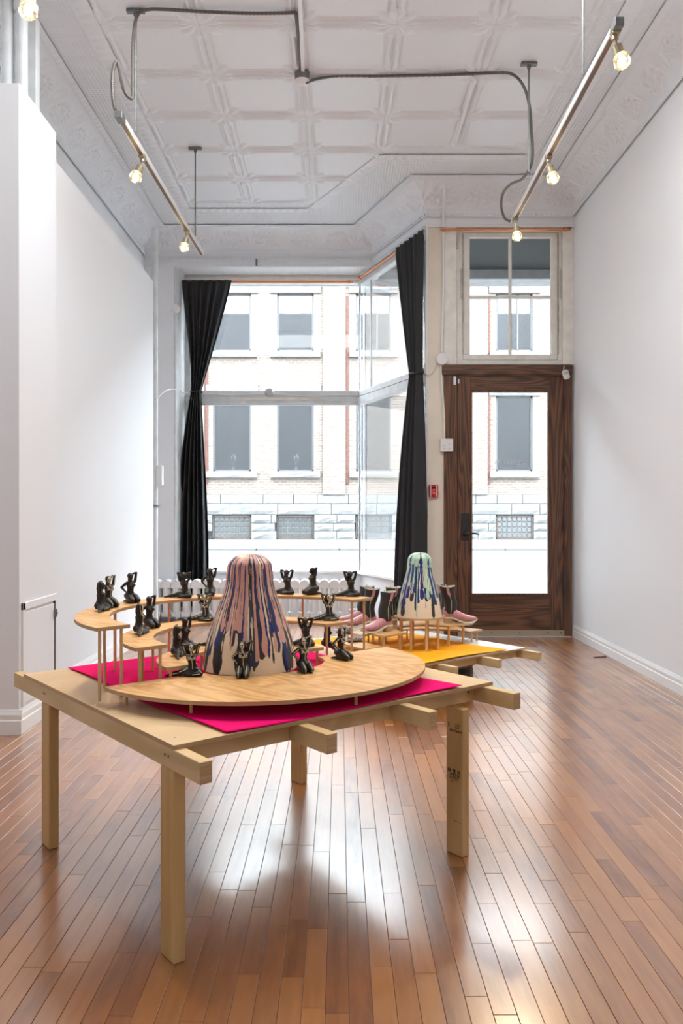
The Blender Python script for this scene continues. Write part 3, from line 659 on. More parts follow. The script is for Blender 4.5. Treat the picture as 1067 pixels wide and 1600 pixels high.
# ------------------------------------------------------------------ curtain rods, curtains
def rod(name, a, b, label, ends=True):
    a, b = Vector(a), Vector(b); t = MB().cyl(a, b, .011, 10).build(name, COPPER, smooth=False, loc=a)
    tag(t, label, 'curtain rod'); d = (b-a).normalized()
    o = MB()
    for p in (a+d*.03, b-d*.05): o.cyl(p-d*.012, p+d*.012, .018, 10)
    o.build('collar', COPPER, t); return t
rod('curtain_rod', (-1.74, YW-.12, 3.785), (.16, YW-.12, 3.785), 'long straight copper curtain rod across the head of the front show window')
ra = SW0+SN*.05+SD*.1; rb = SW1+SN*.05-SD*.02
rod('curtain_rod', (ra.x, ra.y, 3.825), (rb.x, rb.y, 3.825), 'copper curtain rod along the slanting side window beam')
rod('curtain_rod', (.955, YD-.06, 3.862), (2.19, YD-.06, 3.862), 'copper curtain rod above the four-pane transom window')
def curtain(name, o, U, N_, ztop, ztie, zbot, top, tie, bot, pleats, label, seed=1, xs_=(0, 0, 0)):
    o = Vector(o); U = Vector(U); N_ = Vector(N_); rr = random.Random(seed); ph = [rr.uniform(0, 6) for _ in range(4)]
    def fn(u, v):
        z = ztop+(zbot-ztop)*v; vt = (ztop-ztie)/(ztop-zbot)
        if v < vt:
            q = v/vt; s = (q*q*(3-2*q))**.8; x0 = top[0]+(tie[0]-top[0])*s; x1 = top[1]+(tie[1]-top[1])*(q**1.05)
            amp = .020*(1-s)+.030*s
        else:
            q = (v-vt)/(1-vt); s = 1-(1-q)**2.2; x0 = tie[0]+(bot[0]-tie[0])*s; x1 = tie[1]+(bot[1]-tie[1])*s; amp = .03+.035*s
        wv = math.sin(2*PI*pleats*u+ph[0]+.5*math.sin(3*v+ph[1]))+.25*math.sin(2*PI*pleats*1.7*u+ph[2]+v*2)
        if v < .012: amp *= .5
        x = x0+(x1-x0)*u
        p = o+U*(x+.006*math.sin(9*v+ph[3]))+N_*(amp*wv)
        return (p.x, p.y, z)
    c = MB().grid(150, 110, fn).build(name, CURT, smooth=True, loc=(o.x, o.y, zbot))
    s = c.modifiers.new('s', 'SOLIDIFY'); s.thickness = .003
    tag(c, label, 'curtain')
    x0, x1 = tie; pts = []
    for k in range(25):
        t = 2*PI*k/24; p = o+U*((x0+x1)/2+math.cos(t)*((x1-x0)/2+.008))+N_*(math.sin(t)*.052); pts.append((p.x, p.y, ztie+.006*math.sin(2*t)))
    MB().tube(pts, .009, 6).build('tie_band', CURT, c, smooth=True)
    return c
curtain('curtain', (0, YW-.14, 0), (1, 0, 0), (0, -1, 0), 3.80, 2.54, .12, (-1.775, -1.215), (-1.665, -1.555), (-1.855, -1.475), 6, 'black curtain tied in the middle at the left end of the front show window', 2)
cu = SW1+SN*.088
curtain('curtain', (cu.x, cu.y, 0), SD*-1, SN, 3.84, 2.505, .12, (-.11, .50), (-.075, .13), (-.115, .43), 6, 'black curtain tied in the middle on the splayed side window by the door', 5)
# ------------------------------------------------------------------ radiator
ra_ = root('radiator', (-.9, 8.84, 0), label='long white cast iron column radiator under the front show window', cat='radiator')
SPC = .107; y0, y1 = 8.77, 8.91
prof = [(-.047, .05), (-.02, .035), (.02, .035), (.047, .05), (.049, .39), (.040, .425), (.020, .450), (.006, .460), (-.006, .460), (-.020, .450), (-.040, .425), (-.049, .39)]
def section():
    mb = MB()
    outer = [(x*1.06 if abs(x) > .04 else x, z) for x, z in prof]
    # tube pairs, domed head, foot
    mb.prism_y([(-.0525, .36), (.0525, .36), (.0528, .415), (.046, .434), (.026, .450), (0, .457), (-.026, .450), (-.046, .434), (-.0528, .415)], y0, y1)
    mb.prism_y([(-.050, .10), (.050, .10), (.046, .05), (-.046, .05)], y0, y1)
    yc = (y0+y1)/2; mb.prism([(.042*math.cos(k*PI/10), yc+.075*math.sin(k*PI/10)) for k in range(20)], .08, .38)
    return mb
me = section().mesh('section'); me.materials.append(RADW)
for i in range(20):
    o = bpy.data.objects.new('section', me); link(o, ra_); o.location = (-1.98+SPC*i+.9, -8.84, 0); o.name = 'section'
    bv = o.modifiers.new('b', 'BEVEL'); bv.width = .006; bv.segments = 2; bv.limit_method = 'ANGLE'; bv.angle_limit = .7
o = MB()
for i in (0, 6, 13, 19):
    for yy in (y0+.02, y1-.03): o.box(-1.98+SPC*i-.02, -1.98+SPC*i+.02, yy, yy+.02, 0, .07)
o.build('foot', RADW, ra_, bevel=.004)
o = MB()
for i in range(20): o.cyl((-1.98+SPC*i, y0-.003, .446), (-1.98+SPC*i, y0+.01, .446), .006, 6)
o.build('rivet', STEEL, ra_)
o = MB(); o.cyl((-1.98+SPC*19+.05, 8.84, .12), (.22, 8.84, .12), .016); o.build('valve_pipe', RADW, ra_)
# ------------------------------------------------------------------ pipes on the left
tag(MB().cyl((-1.885, 8.3, 0), (-1.885, 8.3, 4.08), .034, 20).build('heating_pipe', GREYW, smooth=True, angle=40, loc=(-1.885, 8.3, 0)), 'tall white painted vertical pipe beside the front show window', 'pipe')
o = MB(); o.lathe([(.055, 0), (.055, .02)], (-1.885, 8.3, 1.24), 16); o.build('pipe_band', STEEL, bpy.data.objects['heating_pipe'])
j = bx('junction_box', PLW, (-1.86, -1.80, 8.25, 8.34, 1.46, 1.66), bevel=.004, loc=(-1.83, 8.3, 1.46)); tag(j, 'small white box on the tall vertical pipe', 'box')
j = MB().lathe([(.05, 0), (.05, .02), (.035, .035)], (0, 0, 0), 16, 'y'); j.v = [(x-1.80, 8.95-y, z+3.42) for x, y, z in j.v]
tag(j.build('alarm_disc', PLW, loc=(-1.8, 8.95, 3.42)), 'round white disc on the pier beside the tall vertical pipe', 'alarm')
lp_ = [(12, .036, 'grey painted pipe at the far left, thick one standing on the wall bump'), (32, .032, 'grey painted pipe with a cut top, second of two on the wall bump')]
tag(MB().cyl((-1.885, 4.62, 3.50), (-1.885, 4.62, ZC), .036, 18).build('riser_pipe', GREYW, smooth=True, angle=40, loc=(-1.885, 4.62, 3.5)), 'thick grey pipe rising from the wall bump, the outer one', 'pipe')
o = MB().cyl((-1.805, 4.62, 3.50), (-1.805, 4.62, 4.12), .034, 18).build('riser_pipe', GREYW, smooth=True, angle=40, loc=(-1.805, 4.62, 3.5)); tag(o, 'grey pipe with a capped fitting rising from the wall bump', 'pipe')
MB().lathe([(.042, 0), (.045, .03), (.045, .09), (.036, .10)], (-1.805, 4.62, 4.03), 14).build('pipe_fitting', GREYW, o, smooth=True, angle=40)
tag(bx('conduit_trunking', GREYW, (-1.83, -1.775, 4.76, 4.82, 3.50, 4.10), bevel=.003, loc=(-1.8, 4.8, 3.5)), 'square grey duct rising from the wall bump beside the pipes', 'duct')
# ------------------------------------------------------------------ track lights
def track(a, b, heads, label, side, nearbox=True):
    a = Vector(a); b = Vector(b); d = (b-a).normalized(); e_ = Vector((d.y, -d.x, 0)); L = (b-a).length
    t = root('track_rail', a, label=label, cat='track light rail')
    o = MB(); zz = Vector((0, 0, 1))
    o.bar(a+e_*.016, b+e_*.016, e_, zz, .003, .016); o.bar(a-e_*.016, b-e_*.016, e_, zz, .003, .016); o.bar(a+zz*.013, b+zz*.013, e_, zz, .017, .003)
    o.build('channel', PLW, t)
    o = MB(); o.bar(a-zz*.004, b-zz*.004, e_, zz, .0125, .010); o.build('contact_strip', mat('track_contact', (.16, .11, .085), .5) if 'track_contact' not in bpy.data.materials else bpy.data.materials['track_contact'], t)
    o = MB(); o.bar(a-d*.03, a+d*.05, e_, zz, .022, .022); o.build('end_feed', STEEL if nearbox else PLW, t, bevel=.003)
    hs = []
    for q, lab, tilt in heads:
        p = a+d*q
        hd = root('spotlight', p, label=lab, cat='spotlight', group=None)
        o = MB(); o.bar(p-zz*.016-d*.03, p-zz*.016+d*.03, e_, zz, .02, .014); o.build('track_adapter', BRASS, hd, bevel=.003)
        o = MB(); o.cyl(p-zz*.03, p-zz*.048, .017, 12); o.cyl(p-zz*.045, p-zz*.085+e_*tilt*.02, .006, 8); o.build('arm', BRASS, hd)
        h0 = p-zz*.078+e_*tilt*.012; dv = Vector((e_.x*tilt*.6, e_.y*tilt*.6, -1)).normalized()
        o = MB(); o.tube([h0, h0+dv*.042], [.024, .026], 14); o.tube([h0+dv*.01-e_*tilt*.01, h0-dv*.045+e_*tilt*.022], .0028, 6); o.build('socket', BRASS, hd)
        o = MB(); o.tube([h0+dv*.040, h0+dv*.052, h0+dv*.085, h0+dv*.105], [.024, .038, .042, .030], 8); o.build('glass_shade', BULBG, hd)
        o = MB(); o.ball(h0+dv*.076, .019, .019, .026); o.build('bulb', GLOW, hd, smooth=True)
        ld = bpy.data.lights.new('spot_bulb', 'SPOT'); ld.energy = LAMP_W; ld.color = (1, .80, .55); ld.spot_size = 1.15; ld.spot_blend = .9; ld.shadow_soft_size = .07
        lo = bpy.data.objects.new('spot_bulb', ld); COL.objects.link(lo); lo.location = h0+dv*.115; tgt = Vector((-.25, 3.0, .6)) if p.y < 4.6 or p.x < -1.24 and p.y < 5.5 else Vector((.5, 5.4, .4)) if p.y < 6 else Vector((-.2, 3.6, .6)); lo.rotation_euler = (tgt-lo.location).to_track_quat('-Z', 'Y').to_euler()
    return t
def hanger(x, y, z, label):
    t = root('track_hanger', (x, y, z), label=label, cat='hanger rod')
    o = MB(); o.cyl((x, y, z), (x, y, ZC), .0065, 8); o.build('rod', STEEL, t)
    o = MB(); o.box(x-.055, x+.055, y-.018, y+.018, ZC-.028, ZC-.010); o.cyl((x, y, ZC-.05), (x, y, ZC-.028), .014, 8); o.build('ceiling_clip', STEEL, t, bevel=.003)
ZT = 3.49
track((-1.275, 4.72, ZT), (-1.225, 7.235, ZT), [(.50, 'spotlight with glass shade on the left track rail, the nearer of its two', -.8), (1.88, 'glowing spotlight near the far end of the left track rail', -.4)], 'long white ceiling track rail on the left above the pink table', -1)
hanger(-1.238, 4.944, ZT+.016, 'thin steel hanger rod holding the near end of the left track rail'); hanger(-1.208, 6.82, ZT+.016, 'thin steel hanger rod holding the far end of the left track rail')
track((1.312, 3.83, ZT), (1.375, 6.42, ZT), [(.04, 'glowing spotlight at the near end of the right track rail', .6), (1.40, 'glowing spotlight in the middle of the right track rail', .5), (2.50, 'glowing spotlight at the far end of the right track rail', .2)], 'long white ceiling track rail on the right side', 1)
hanger(1.290, 4.30, ZT+.016, 'thin steel hanger rod holding the near end of the right track rail'); hanger(1.29, 5.53, ZT+.016, 'thin steel hanger rod holding the far end of the right track rail')
track((-1.32, 1.3, ZT), (-1.31, 3.50, ZT), [(2.17, 'glowing spotlight at the top left corner above the wall bump', -.3)], 'white track rail end at the top left corner', -1)
# ------------------------------------------------------------------ conduits on the ceiling
def cable(name, pts, r, m_, label, cat, n=8, ribs=False):
    P = smooth_path(pts, 14 if not ribs else 22)
    rs = [r]*len(P) if not ribs else [r*(1.08 if i % 2 else .92) for i in range(len(P))]
    return tag(MB().tube(P, rs, n).build(name, m_, smooth=not ribs, loc=P[0]), label, cat)
zc = ZC-.030
def cp(px, py, z=zc):     # point of the ceiling plane
    Y = F*(z-CAMH)/(798-py); return ((px-530)*Y/F, Y, z)
def hp(px, py, Y): return ((px-530)*Y/F, Y, CAMH+(798-py)*Y/F)
cable('flexible_conduit', [cp(462, 20), cp(400, 21), cp(330, 19), cp(260, 15), cp(232, 15), hp(216, 22, 4.94), hp(209, 50, 4.93), hp(207, 110, 4.92), hp(207, 148, 4.90), hp(203, 153, 4.86), hp(193, 140, 4.80), hp(186, 108, 4.75), hp(181, 97, 4.72), hp(176, 115, 4.70), hp(176, 150, 4.70), hp(180, 172, 4.70)], .010, BXCABLE, 'flexible steel conduit looping down from the ceiling to the left track rail', 'conduit', ribs=True)
cable('flexible_conduit', [cp(462, 20), cp(466, 60), cp(470, 120)], .010, BXCABLE, 'short flexible steel conduit beside the white pipe at the top of the ceiling', 'conduit', ribs=True)
cable('flexible_conduit', [hp(478, 129, 5.62), cp(510, 121), cp(600, 119), cp(700, 117), cp(770, 114), hp(800, 116, 5.60), hp(818, 135, 5.58), hp(827, 165, 5.56), hp(830, 200, 5.55), hp(832, 240, 5.55), hp(828, 262, 5.60), hp(815, 280, 5.8), hp(798, 288, 6.0), hp(786, 302, 6.2), hp(783, 322, 6.3), hp(788, 340, 6.38), hp(797, 346, 6.42)], .010, BXCABLE, 'flexible steel conduit from the ceiling lamp to the right track rail', 'conduit', ribs=True)
p0 = Vector(cp(463, -60)); p1 = Vector(cp(471, 122))
o = MB(); o.bar(p0+Vector((.012, 0, 0)), p1+Vector((.012, 0, 0)), (1, 0, 0), (0, 0, 1), .012, .012); o = o.build('surface_raceway', TRIMW, loc=p0); tag(o, 'white straight raceway on the ceiling ending at the round lamp', 'conduit')
p0 = Vector(cp(484, 122)); p1 = Vector(cp(735, 117.5))
o = MB(); o.bar(p0, p1, (0, 1, 0), (0, 0, 1), .008, .008); o = o.build('surface_raceway', TRIMW, loc=p0); tag(o, 'white straight raceway crossing the ceiling from the round lamp to the right', 'conduit')
cable('conduit_pipe', [cp(726, 117.5), cp(735, 119), cp(741, 125), cp(737, 140), cp(715, 210), hp(703, 245, 7.2), hp(697, 268, 7.42), hp(694, 300, 7.60), hp(693, 335, 7.70), hp(692.5, 360, 7.73), hp(692.5, 450, 7.735), hp(690, 552, 7.735)], .012, TRIMW, 'white painted pipe running from the ceiling down the pier to the round box', 'conduit')
cable('conduit_pipe', [hp(689, 566, 7.735), hp(690, 600, 7.735), hp(693, 640, 7.735), hp(694, 688, 7.735)], .012, AGED, 'white painted pipe between the round box and the switch plate', 'conduit')
q = Vector(cp(472, 122, ZC-.06))
lm = root('ceiling_lamp', (q.x, q.y, ZC-.11), label='small round ceiling lamp with white diffuser at the raceway end', cat='lamp')
o = MB(); o.lathe([(.050, -.06), (.052, -.005), (.048, 0)], (q.x, q.y, ZC-.02), 20); o.build('housing', STEEL, lm, smooth=True, angle=40)
o = MB(); o.lathe([(.012, -.018), (.035, -.014), (.050, -.004), (.053, 0)], (q.x, q.y, ZC-.08), 20); o.build('diffuser', PLW, lm, smooth=True, angle=50)
# ------------------------------------------------------------------ small things on the door wall
sp = root('switch_plate', (1.017, YD, 1.76), label='square white switch plate at the end of the pipe beside the door', cat='switch')
bx('plate', PLW, (.958, 1.080, YD-.045, YD-.002, 1.761, 1.883), sp, bevel=.004)
o = MB()
for xx, zz in ((.997, 1.815), (.997, 1.79), (1.043, 1.83), (1.043, 1.79)): o.box(xx-.006, xx+.006, YD-.050, YD-.044, zz-.004, zz+.004)
o.build('toggles', PLG, sp)
fa = root('fire_alarm', (.895, YD, 1.33), label='red fire alarm pull station on the cream pier beside the door', cat='fire alarm')
bx('body', RED, (.853, .937, YD-.042, YD, 1.328, 1.446), fa, bevel=.003)
o = MB()
for xx in (.864, .870, .920, .926): o.box(xx-.0015, xx+.0015, YD-.0435, YD-.04, 1.330, 1.444)
o.build('stripes', PLW, fa)
bx('pull_handle', RED, (.878, .912, YD-.055, YD-.04, 1.34, 1.425), fa, bevel=.003)
o = MB(); o.box(.878, .912, YD-.0565, YD-.05, 1.408, 1.425); o.build('dark_slot', GAP, fa)
text('FIRE', 'lettering', PLW, fa, .014, Matrix.Translation((.895, YD-.0555, 1.395)) @ Matrix.Rotation(PI/2, 4, 'X'))
text('PULL\nDOWN', 'lettering', PLW, fa, .010, Matrix.Translation((.895, YD-.0555, 1.370)) @ Matrix.Rotation(PI/2, 4, 'X'))
cable('alarm_wire', [(.853, YD-.02, 1.43), (.838, YD-.03, 1.40), (.832, YD-.03, 1.34), (.842, YD-.02, 1.24), (.835, YD-.02, 1.0), (.838, YD-.02, .4)], .003, mat('old_wire', (.45, .36, .28), .6), 'thin loose wire hanging below the red fire alarm', 'wire')
rb_ = root('round_box', (.976, YD, 2.64), label='round white junction box on the pier above the door frame corner', cat='box')
o = MB(); o.lathe([(.066, 0), (.066, .02)], (0, 0, 0), 24, 'y'); o.v = [(x+.981, YD-y, z+2.636) for x, y, z in o.v]; o.build('base', AGED, rb_)
o = MB(); o.lathe([(.060, .02), (.058, .05), (.052, .055)], (0, 0, 0), 24, 'y'); o.v = [(x+.974, YD-y, z+2.640) for x, y, z in o.v]; o.build('cover', PLW, rb_, smooth=True, angle=40)
cable('white_wire', [(.92, YD-.02, 2.62), (.905, YD-.025, 2.57), (.87, YD-.03, 2.51), (.83, YD-.03, 2.49), (.826, YD-.02, 2.52)], .006, PLW, 'short white wire from the round junction box to the pier edge', 'wire')
tag(bx('contact_sensor', PLW, (.806, .824, YD-.01, YD+.02, 2.505, 2.60), bevel=.003, loc=(.815, YD, 2.5)), 'slim white sensor on the pier edge beside the black curtain', 'sensor')
ms = root('motion_sensor', (2.135, YD-.03, 2.50), label='small tilted white motion sensor at the top right corner of the door frame', cat='sensor')
o = MB(); o.box(-.030, .030, -.055, -.015, -.045, .045)
R = Euler((.25, -.35, 0)).to_matrix(); o.v = [tuple(R @ Vector(v)+Vector((2.14, YD-.03, 2.495))) for v in o.v]; o.build('body', PLW, ms, bevel=.012)
o = MB(); o.box(-.022, .022, -.058, -.05, .005, .038); o.v = [tuple(R @ Vector(v)+Vector((2.14, YD-.03, 2.495))) for v in o.v]; o.build('lens', PLG, ms, bevel=.003)
o = MB(); o.tube([(2.128, YD-.04, 2.535), (2.13, YD-.035, 2.56), (2.14, YD-.03, 2.58)], .004, 6); o.build('bracket', PLW, ms)
dd = MB().lathe([(.052, 0), (.05, .02), (.03, .04)], (0, 0, 0), 20, 'y'); dd.v = [(x-.80, YW-.03-y, z+2.553) for x, y, z in dd.v]
tag(dd.build('alarm_sensor', PLG, smooth=True, angle=50, loc=(-.8, YW-.03, 2.55)), 'round grey sensor on the bar between upper and lower show window panes', 'sensor')
cable('window_wire', [(-1.862, 8.26, 2.33), (-1.80, 8.5, 2.46), (-1.75, 8.93, 2.53), (-1.73, 9.20, 2.535), (-1.2, 9.255, 2.52), (-.86, 9.262, 2.535), (-.80, 9.265, 2.52), (-.74, 9.262, 2.535), (-.3, 9.262, 2.50), (-.1, 9.262, 2.52), (.22, 9.26, 2.515)], .005, PLW, 'thin white wire strung from the tall pipe along the window bar', 'wire')
tag(MB().box(-.06, .03, YD-.3, YD-.299, .001, .002).build('x', GAP), 'x') if False else None
# ------------------------------------------------------------------ table frame coordinates
A = Vector((.628, -.778, 0)); B = Vector((.778, .628, 0)); UP = Vector((0, 0, 1))
def tp(O, a, b, z): p = O+A*a+B*b; return Vector((p.x, p.y, z))
def slab(mb, O, a0, a1, b0, b1, z0, z1):
    vs = [tp(O, a, b, z) for z in (z0, z1) for a, b in ((a0, b0), (a1, b0), (a1, b1), (a0, b1))]
    return mb.add(vs, [(3, 2, 1, 0), (4, 5, 6, 7), (0, 1, 5, 4), (1, 2, 6, 5), (2, 3, 7, 6), (3, 0, 4, 7)])
def ply(name, par, m_top, O, a0, a1, b0, b1, z0, z1):
    o = slab(MB(), O, a0, a1, b0, b1, z0, z1).build(name, m_top, par, fix=True)
    o.data.materials.append(EDGE)
    for p in o.data.polygons:
        if abs(p.normal.z) < .5: p.material_index = 1
    return o
F1 = Vector((-.437, 2.145, 0)); ZA = .580; PA, PB = -1.215, 1.278
t1_ = root('plywood_table', (F1.x, F1.y, 0), label='front low plywood table on four timber legs with pink felt', cat='table')
ply('tabletop', t1_, BIRCH, F1, PA, 0, 0, PB, ZA-.012, ZA)
for b0 in (0, .406, .813, 1.224):
    o = slab(MB(), F1, PA-.115, .14, b0, b0+.036, ZA-.068, ZA-.012).build('beam', BEAM, t1_, bevel=.0015, fix=True)
    o.data.materials.append(EDGE)
    for p in o.data.polygons:
        if abs(p.normal.dot(A)) > .8: p.material_index = 1
for b0, b1 in ((.036, .406), (.442, .813), (.849, 1.224)):
    for a0 in (-.062, -1.02): slab(MB(), F1, a0, a0+.018, b0, b1, ZA-.068, ZA-.012).build('apron', BEAM, t1_, bevel=.001, fix=True)
LEGS = ((-.077, 0, 0), (-1.016, 0, 1), (-.052, 1.088, 2), (-1.01, 1.098, 3))
for a0, b0, k in LEGS:
    leg = slab(MB(), F1, a0, a0+.077, b0, b0+.036, 0, ZA-.068).build('leg', PINE, t1_, bevel=.003, fix=True)
    if k == 2:
        def MT(a, z):       # lettering on the wide face, upside down as the stud stands on its head
            p = tp(F1, a, b0-.0006, z); X_, Y_, Z_ = A*-1, UP*-1, B*-1
            return Matrix(((X_.x, Y_.x, Z_.x, p.x), (X_.y, Y_.y, Z_.y, p.y), (X_.z, Y_.z, Z_.z, p.z), (0, 0, 0, 1)))
        ac = a0+.0385
        text('A.F.P.A. 00', 'grade_stamp', STAMP, leg, .0125, MT(ac+.008, .432), .0002, 1, .0004)
        text('S-P-F', 'grade_stamp', STAMP, leg, .009, MT(ac+.014, .445), .0002); text('KD-HT', 'grade_stamp', STAMP, leg, .007, MT(ac+.016, .454), .0002)
        text('2', 'grade_stamp', STAMP, leg, .018, MT(ac-.025, .450), .0002, 1, .0006)
        text('N  N  N', 'maker_stamp', STAMP, leg, .017, MT(ac, .292), .0002, 1, .0009); text('Pr.Line', 'maker_stamp', STAMP, leg, .016, MT(ac+.003, .278), .0002, 1, .0005)
        text('||||||||||||||', 'maker_stamp', STAMP, leg, .012, MT(ac, .266), .0002); text('_____ A', 'maker_stamp', STAMP, leg, .010, MT(ac+.004, .254), .0002)
        text('-----=A', 'maker_stamp', STAMP, leg, .012, MT(ac+.016, .118), .0002)
o = MB()
for a, b, in ((-.03, 0), (-.05, 0), (-.98, 0), (-.995, 0)):
    p = tp(F1, a, b, ZA-.035); o.cyl(p+B*.001, p-B*.0008, .004, 8)
p = tp(F1, -.044, 1.195, ZA-.035); o.cyl(p-A*.001, p+A*.0008, .004, 8)
o.build('screw', BLACKM, t1_)
o = MB()
for a, b in ((-.07, .04), (-.95, .05), (-.2, 1.22), (-.5, .03)): p = tp(F1, a, b, ZA); o.cyl(p-UP*.001, p+UP*.0005, .004, 8)
o.build('screw', GREYM, t1_)
def felt(name, m_, O, a0, a1, b0, b1, z, label, lift=.0):
    def fn(u, v):
        a, b = a0+(a1-a0)*u, b0+(b1-b0)*v; e_ = min(u, 1-u, v, 1-v)
        wv = .0035*math.exp(-e_*14)*(1+math.sin(9*u+5*v))+lift*math.exp(-(1-u)*9)*max(0, math.sin(PI*1.3*v-.3))
        p = tp(O, a+.006*math.sin(7*v)*(1 if u in (0, 1) else 0), b+.008*math.sin(6*u+1)*(1 if v in (0, 1) else 0), z+.0022+wv)
        return p
    o = MB().grid(70, 60, fn).build(name, m_, smooth=True, loc=tp(O, (a0+a1)/2, (b0+b1)/2, z))
    s = o.modifiers.new('s', 'SOLIDIFY'); s.thickness = .002; s.offset = -1
    return tag(o, label, 'felt sheet')
felt('felt_sheet', PINKF, F1, -1.205, -.006, .16, 1.11, ZA, 'bright pink felt sheet lying on the front table')
# ------------------------------------------------------------------ back table on concrete blocks
F2 = Vector((1.279, 5.59, 0))-B*1.26; ZB = .258
t2_ = root('plywood_table', (F2.x, F2.y, 0), label='back low plywood table on concrete blocks with yellow felt', cat='table')
ply('tabletop', t2_, WPLY, F2, PA, 0, 0, 1.262, ZB-.012, ZB)
for b0 in (0, .406, .813, 1.224):
    o = slab(MB(), F2, PA-.1, .138, b0, b0+.036, ZB-.067, ZB-.012).build('beam', BEAM, t2_, bevel=.0015, fix=True)
for b0, b1 in ((.036, .406), (.442, .813), (.849, 1.224)):
    for a0 in (-.062, -1.02): slab(MB(), F2, a0, a0+.018, b0, b1, ZB-.067, ZB-.012).build('apron', BEAM, t2_, bevel=.001, fix=True)
felt('felt_sheet', YELF, F2, -1.15, -.004, .15, 1.066, ZB, 'yellow orange felt sheet lying on the back table', .012)
def block(a, b, label, rz=0):
    c = tp(F2, a, b, 0); t = root('concrete_block', c, label=label, cat='concrete block')
    L, W_, H = .39, .19, ZB-.067; me = MB(); w_ = .032
    # hollow block lying on its side: webs run up, cores open to the front
    def loc(x, y, z): p = c+A*y+B*x; return (p.x, p.y, z)
    def bb(x0, x1, y0, y1, z0, z1):
        me.add([loc(x, y, z) for z in (z0, z1) for x, y in ((x0, y0), (x1, y0), (x1, y1), (x0, y1))], [(3, 2, 1, 0), (4, 5, 6, 7), (0, 1, 5, 4), (1, 2, 6, 5), (2, 3, 7, 6), (3, 0, 4, 7)])
    bb(-L/2, L/2, -W_/2, W_/2, 0, w_); bb(-L/2, L/2, -W_/2, W_/2, H-w_, H)
    for x in (-L/2, -w_/2, L/2-w_): bb(x, x+w_, -W_/2, W_/2, w_, H-w_)
    for x in (-L/2+w_, -w_/2-.02, w_/2, L/2-w_-.02): bb(x, x+.02, -W_/2, W_/2, H-w_-.02, H-w_)
    me.build('body', CONC, t, bevel=.008, fix=True)
block(-.20, .66, 'hollow grey concrete block under the front edge of the yellow felt table')
block(-1.0, .30, 'hollow grey concrete block under the rear left of the yellow felt table')
block(-1.0, 1.0, 'hollow grey concrete block under the rear right of the yellow felt table')
# ------------------------------------------------------------------ plywood platforms on dowels
def ringpoly(c, r0, r1, a0, a1, n=56, end=None):
    pts = []
    for k in range(n+1): t = a0+(a1-a0)*k/n; pts.append((c[0]+r1*math.cos(t), c[1]+r1*math.sin(t)))
    for k in range(n+1): t = a1+(a0-a1)*k/n; pts.append((c[0]+r0*math.cos(t), c[1]+r0*math.sin(t)))
    return pts
def plyprism(name, poly, z0, z1, par):
    mb = MB(); n = len(poly)
    vs = [(x, y, z0) for x, y in poly]+[(x, y, z1) for x, y in poly]
    mb.add(vs, [(i, (i+1) % n, n+(i+1) % n, n+i) for i in range(n)]); me = mb.mesh(name, org(par))
    b = bmesh.new(); b.from_mesh(me); b.verts.ensure_lookup_table()
    for q in (range(n), range(n, 2*n)): b.faces.new([b.verts[i] for i in q])
    bmesh.ops.triangulate(b, faces=[f for f in b.faces if len(f.verts) > 4]); bmesh.ops.recalc_face_normals(b, faces=b.faces); b.to_mesh(me); b.free()
    me.materials.append(FIR); me.materials.append(EDGE)
    for p in me.polygons: p.material_index = 0 if abs(p.normal.z) > .5 else 1
    o = bpy.data.objects.new(name, me); link(o, par); ORG[o.name] = org(par); return o
def dowel(par, x, y, z0, z1, r=.0052): return MB().cyl((x, y, z0), (x, y, z1), r, 10).build('dowel', DOWEL, par)
def terrace(name, c, r0, r1, a0, a1, z, zt, label, group, dow, th=.012, rd=.0052, grp=True):
    t = root(name, (c[0], c[1], zt), label=label, cat='platform', group=group)
    plyprism('top', ringpoly(c, r0, r1, a0, a1), z-th, z, t)
    for ang, rr in dow: dowel(t, c[0]+rr*math.cos(ang), c[1]+rr*math.sin(ang), zt, z-th, rd)
    return t
R_ = math.radians
G1 = 'curved plywood steps on the pink table'
def ends(left, right): c = ((left[0]+right[0])/2, (left[1]+right[1])/2); d = (right[0]-left[0], right[1]-left[1]); return c, math.hypot(*d)/2, math.atan2(d[1], d[0])
C1, RO1, D1 = ends((-.584, 2.746), (-.06, 3.16)); C2, RO2, D2 = ends((-.67, 2.68), (.0356, 3.323)); C3, RO3, D3 = ends((-.776, 2.600), (.144, 3.510))
zt1 = ZA+.004
def dws(a, ro, ri, mid=(40, 80, 120, 150)):
    L = [(a+PI-.03, ri+.02), (a+PI-.035, ro-.022), (a+PI-.22, (ro+ri)/2), (a+.04, ri+.025), (a+.03, ro-.022)]
    return L
STEPS = {}
def stepring(k, c, ro, d, z, w_, lab, extra):
    dl = [(d+PI-.04, ro-w_+.02), (d+PI-.03, ro-.02), (d+.05, ro-w_+.02), (d+.05, ro-.02)]+[(d+R_(q), rr) for q, rr in extra]
    STEPS[k] = (c, ro-w_, ro, z); return terrace('curved_step', c, ro-w_, ro, d, d+PI, z, zt1, lab, G1, dl)
stepring(1, C1, RO1, D1, .670, .118, 'lowest curved plywood step close behind the pink and blue bell', [(150, .24), (100, .28), (60, .28)])
stepring(2, C2, RO2, D2, .747, .118, 'middle curved plywood step of the three on the pink table', [(158, .40), (120, .42), (75, .42), (70, .38), (40, .42)])
stepring(3, C3, RO3, D3, .825, .120, 'topmost curved plywood step of the three on the pink table', [(160, .55), (128, .55), (122, .58), (92, .555), (60, .555), (30, .58)])
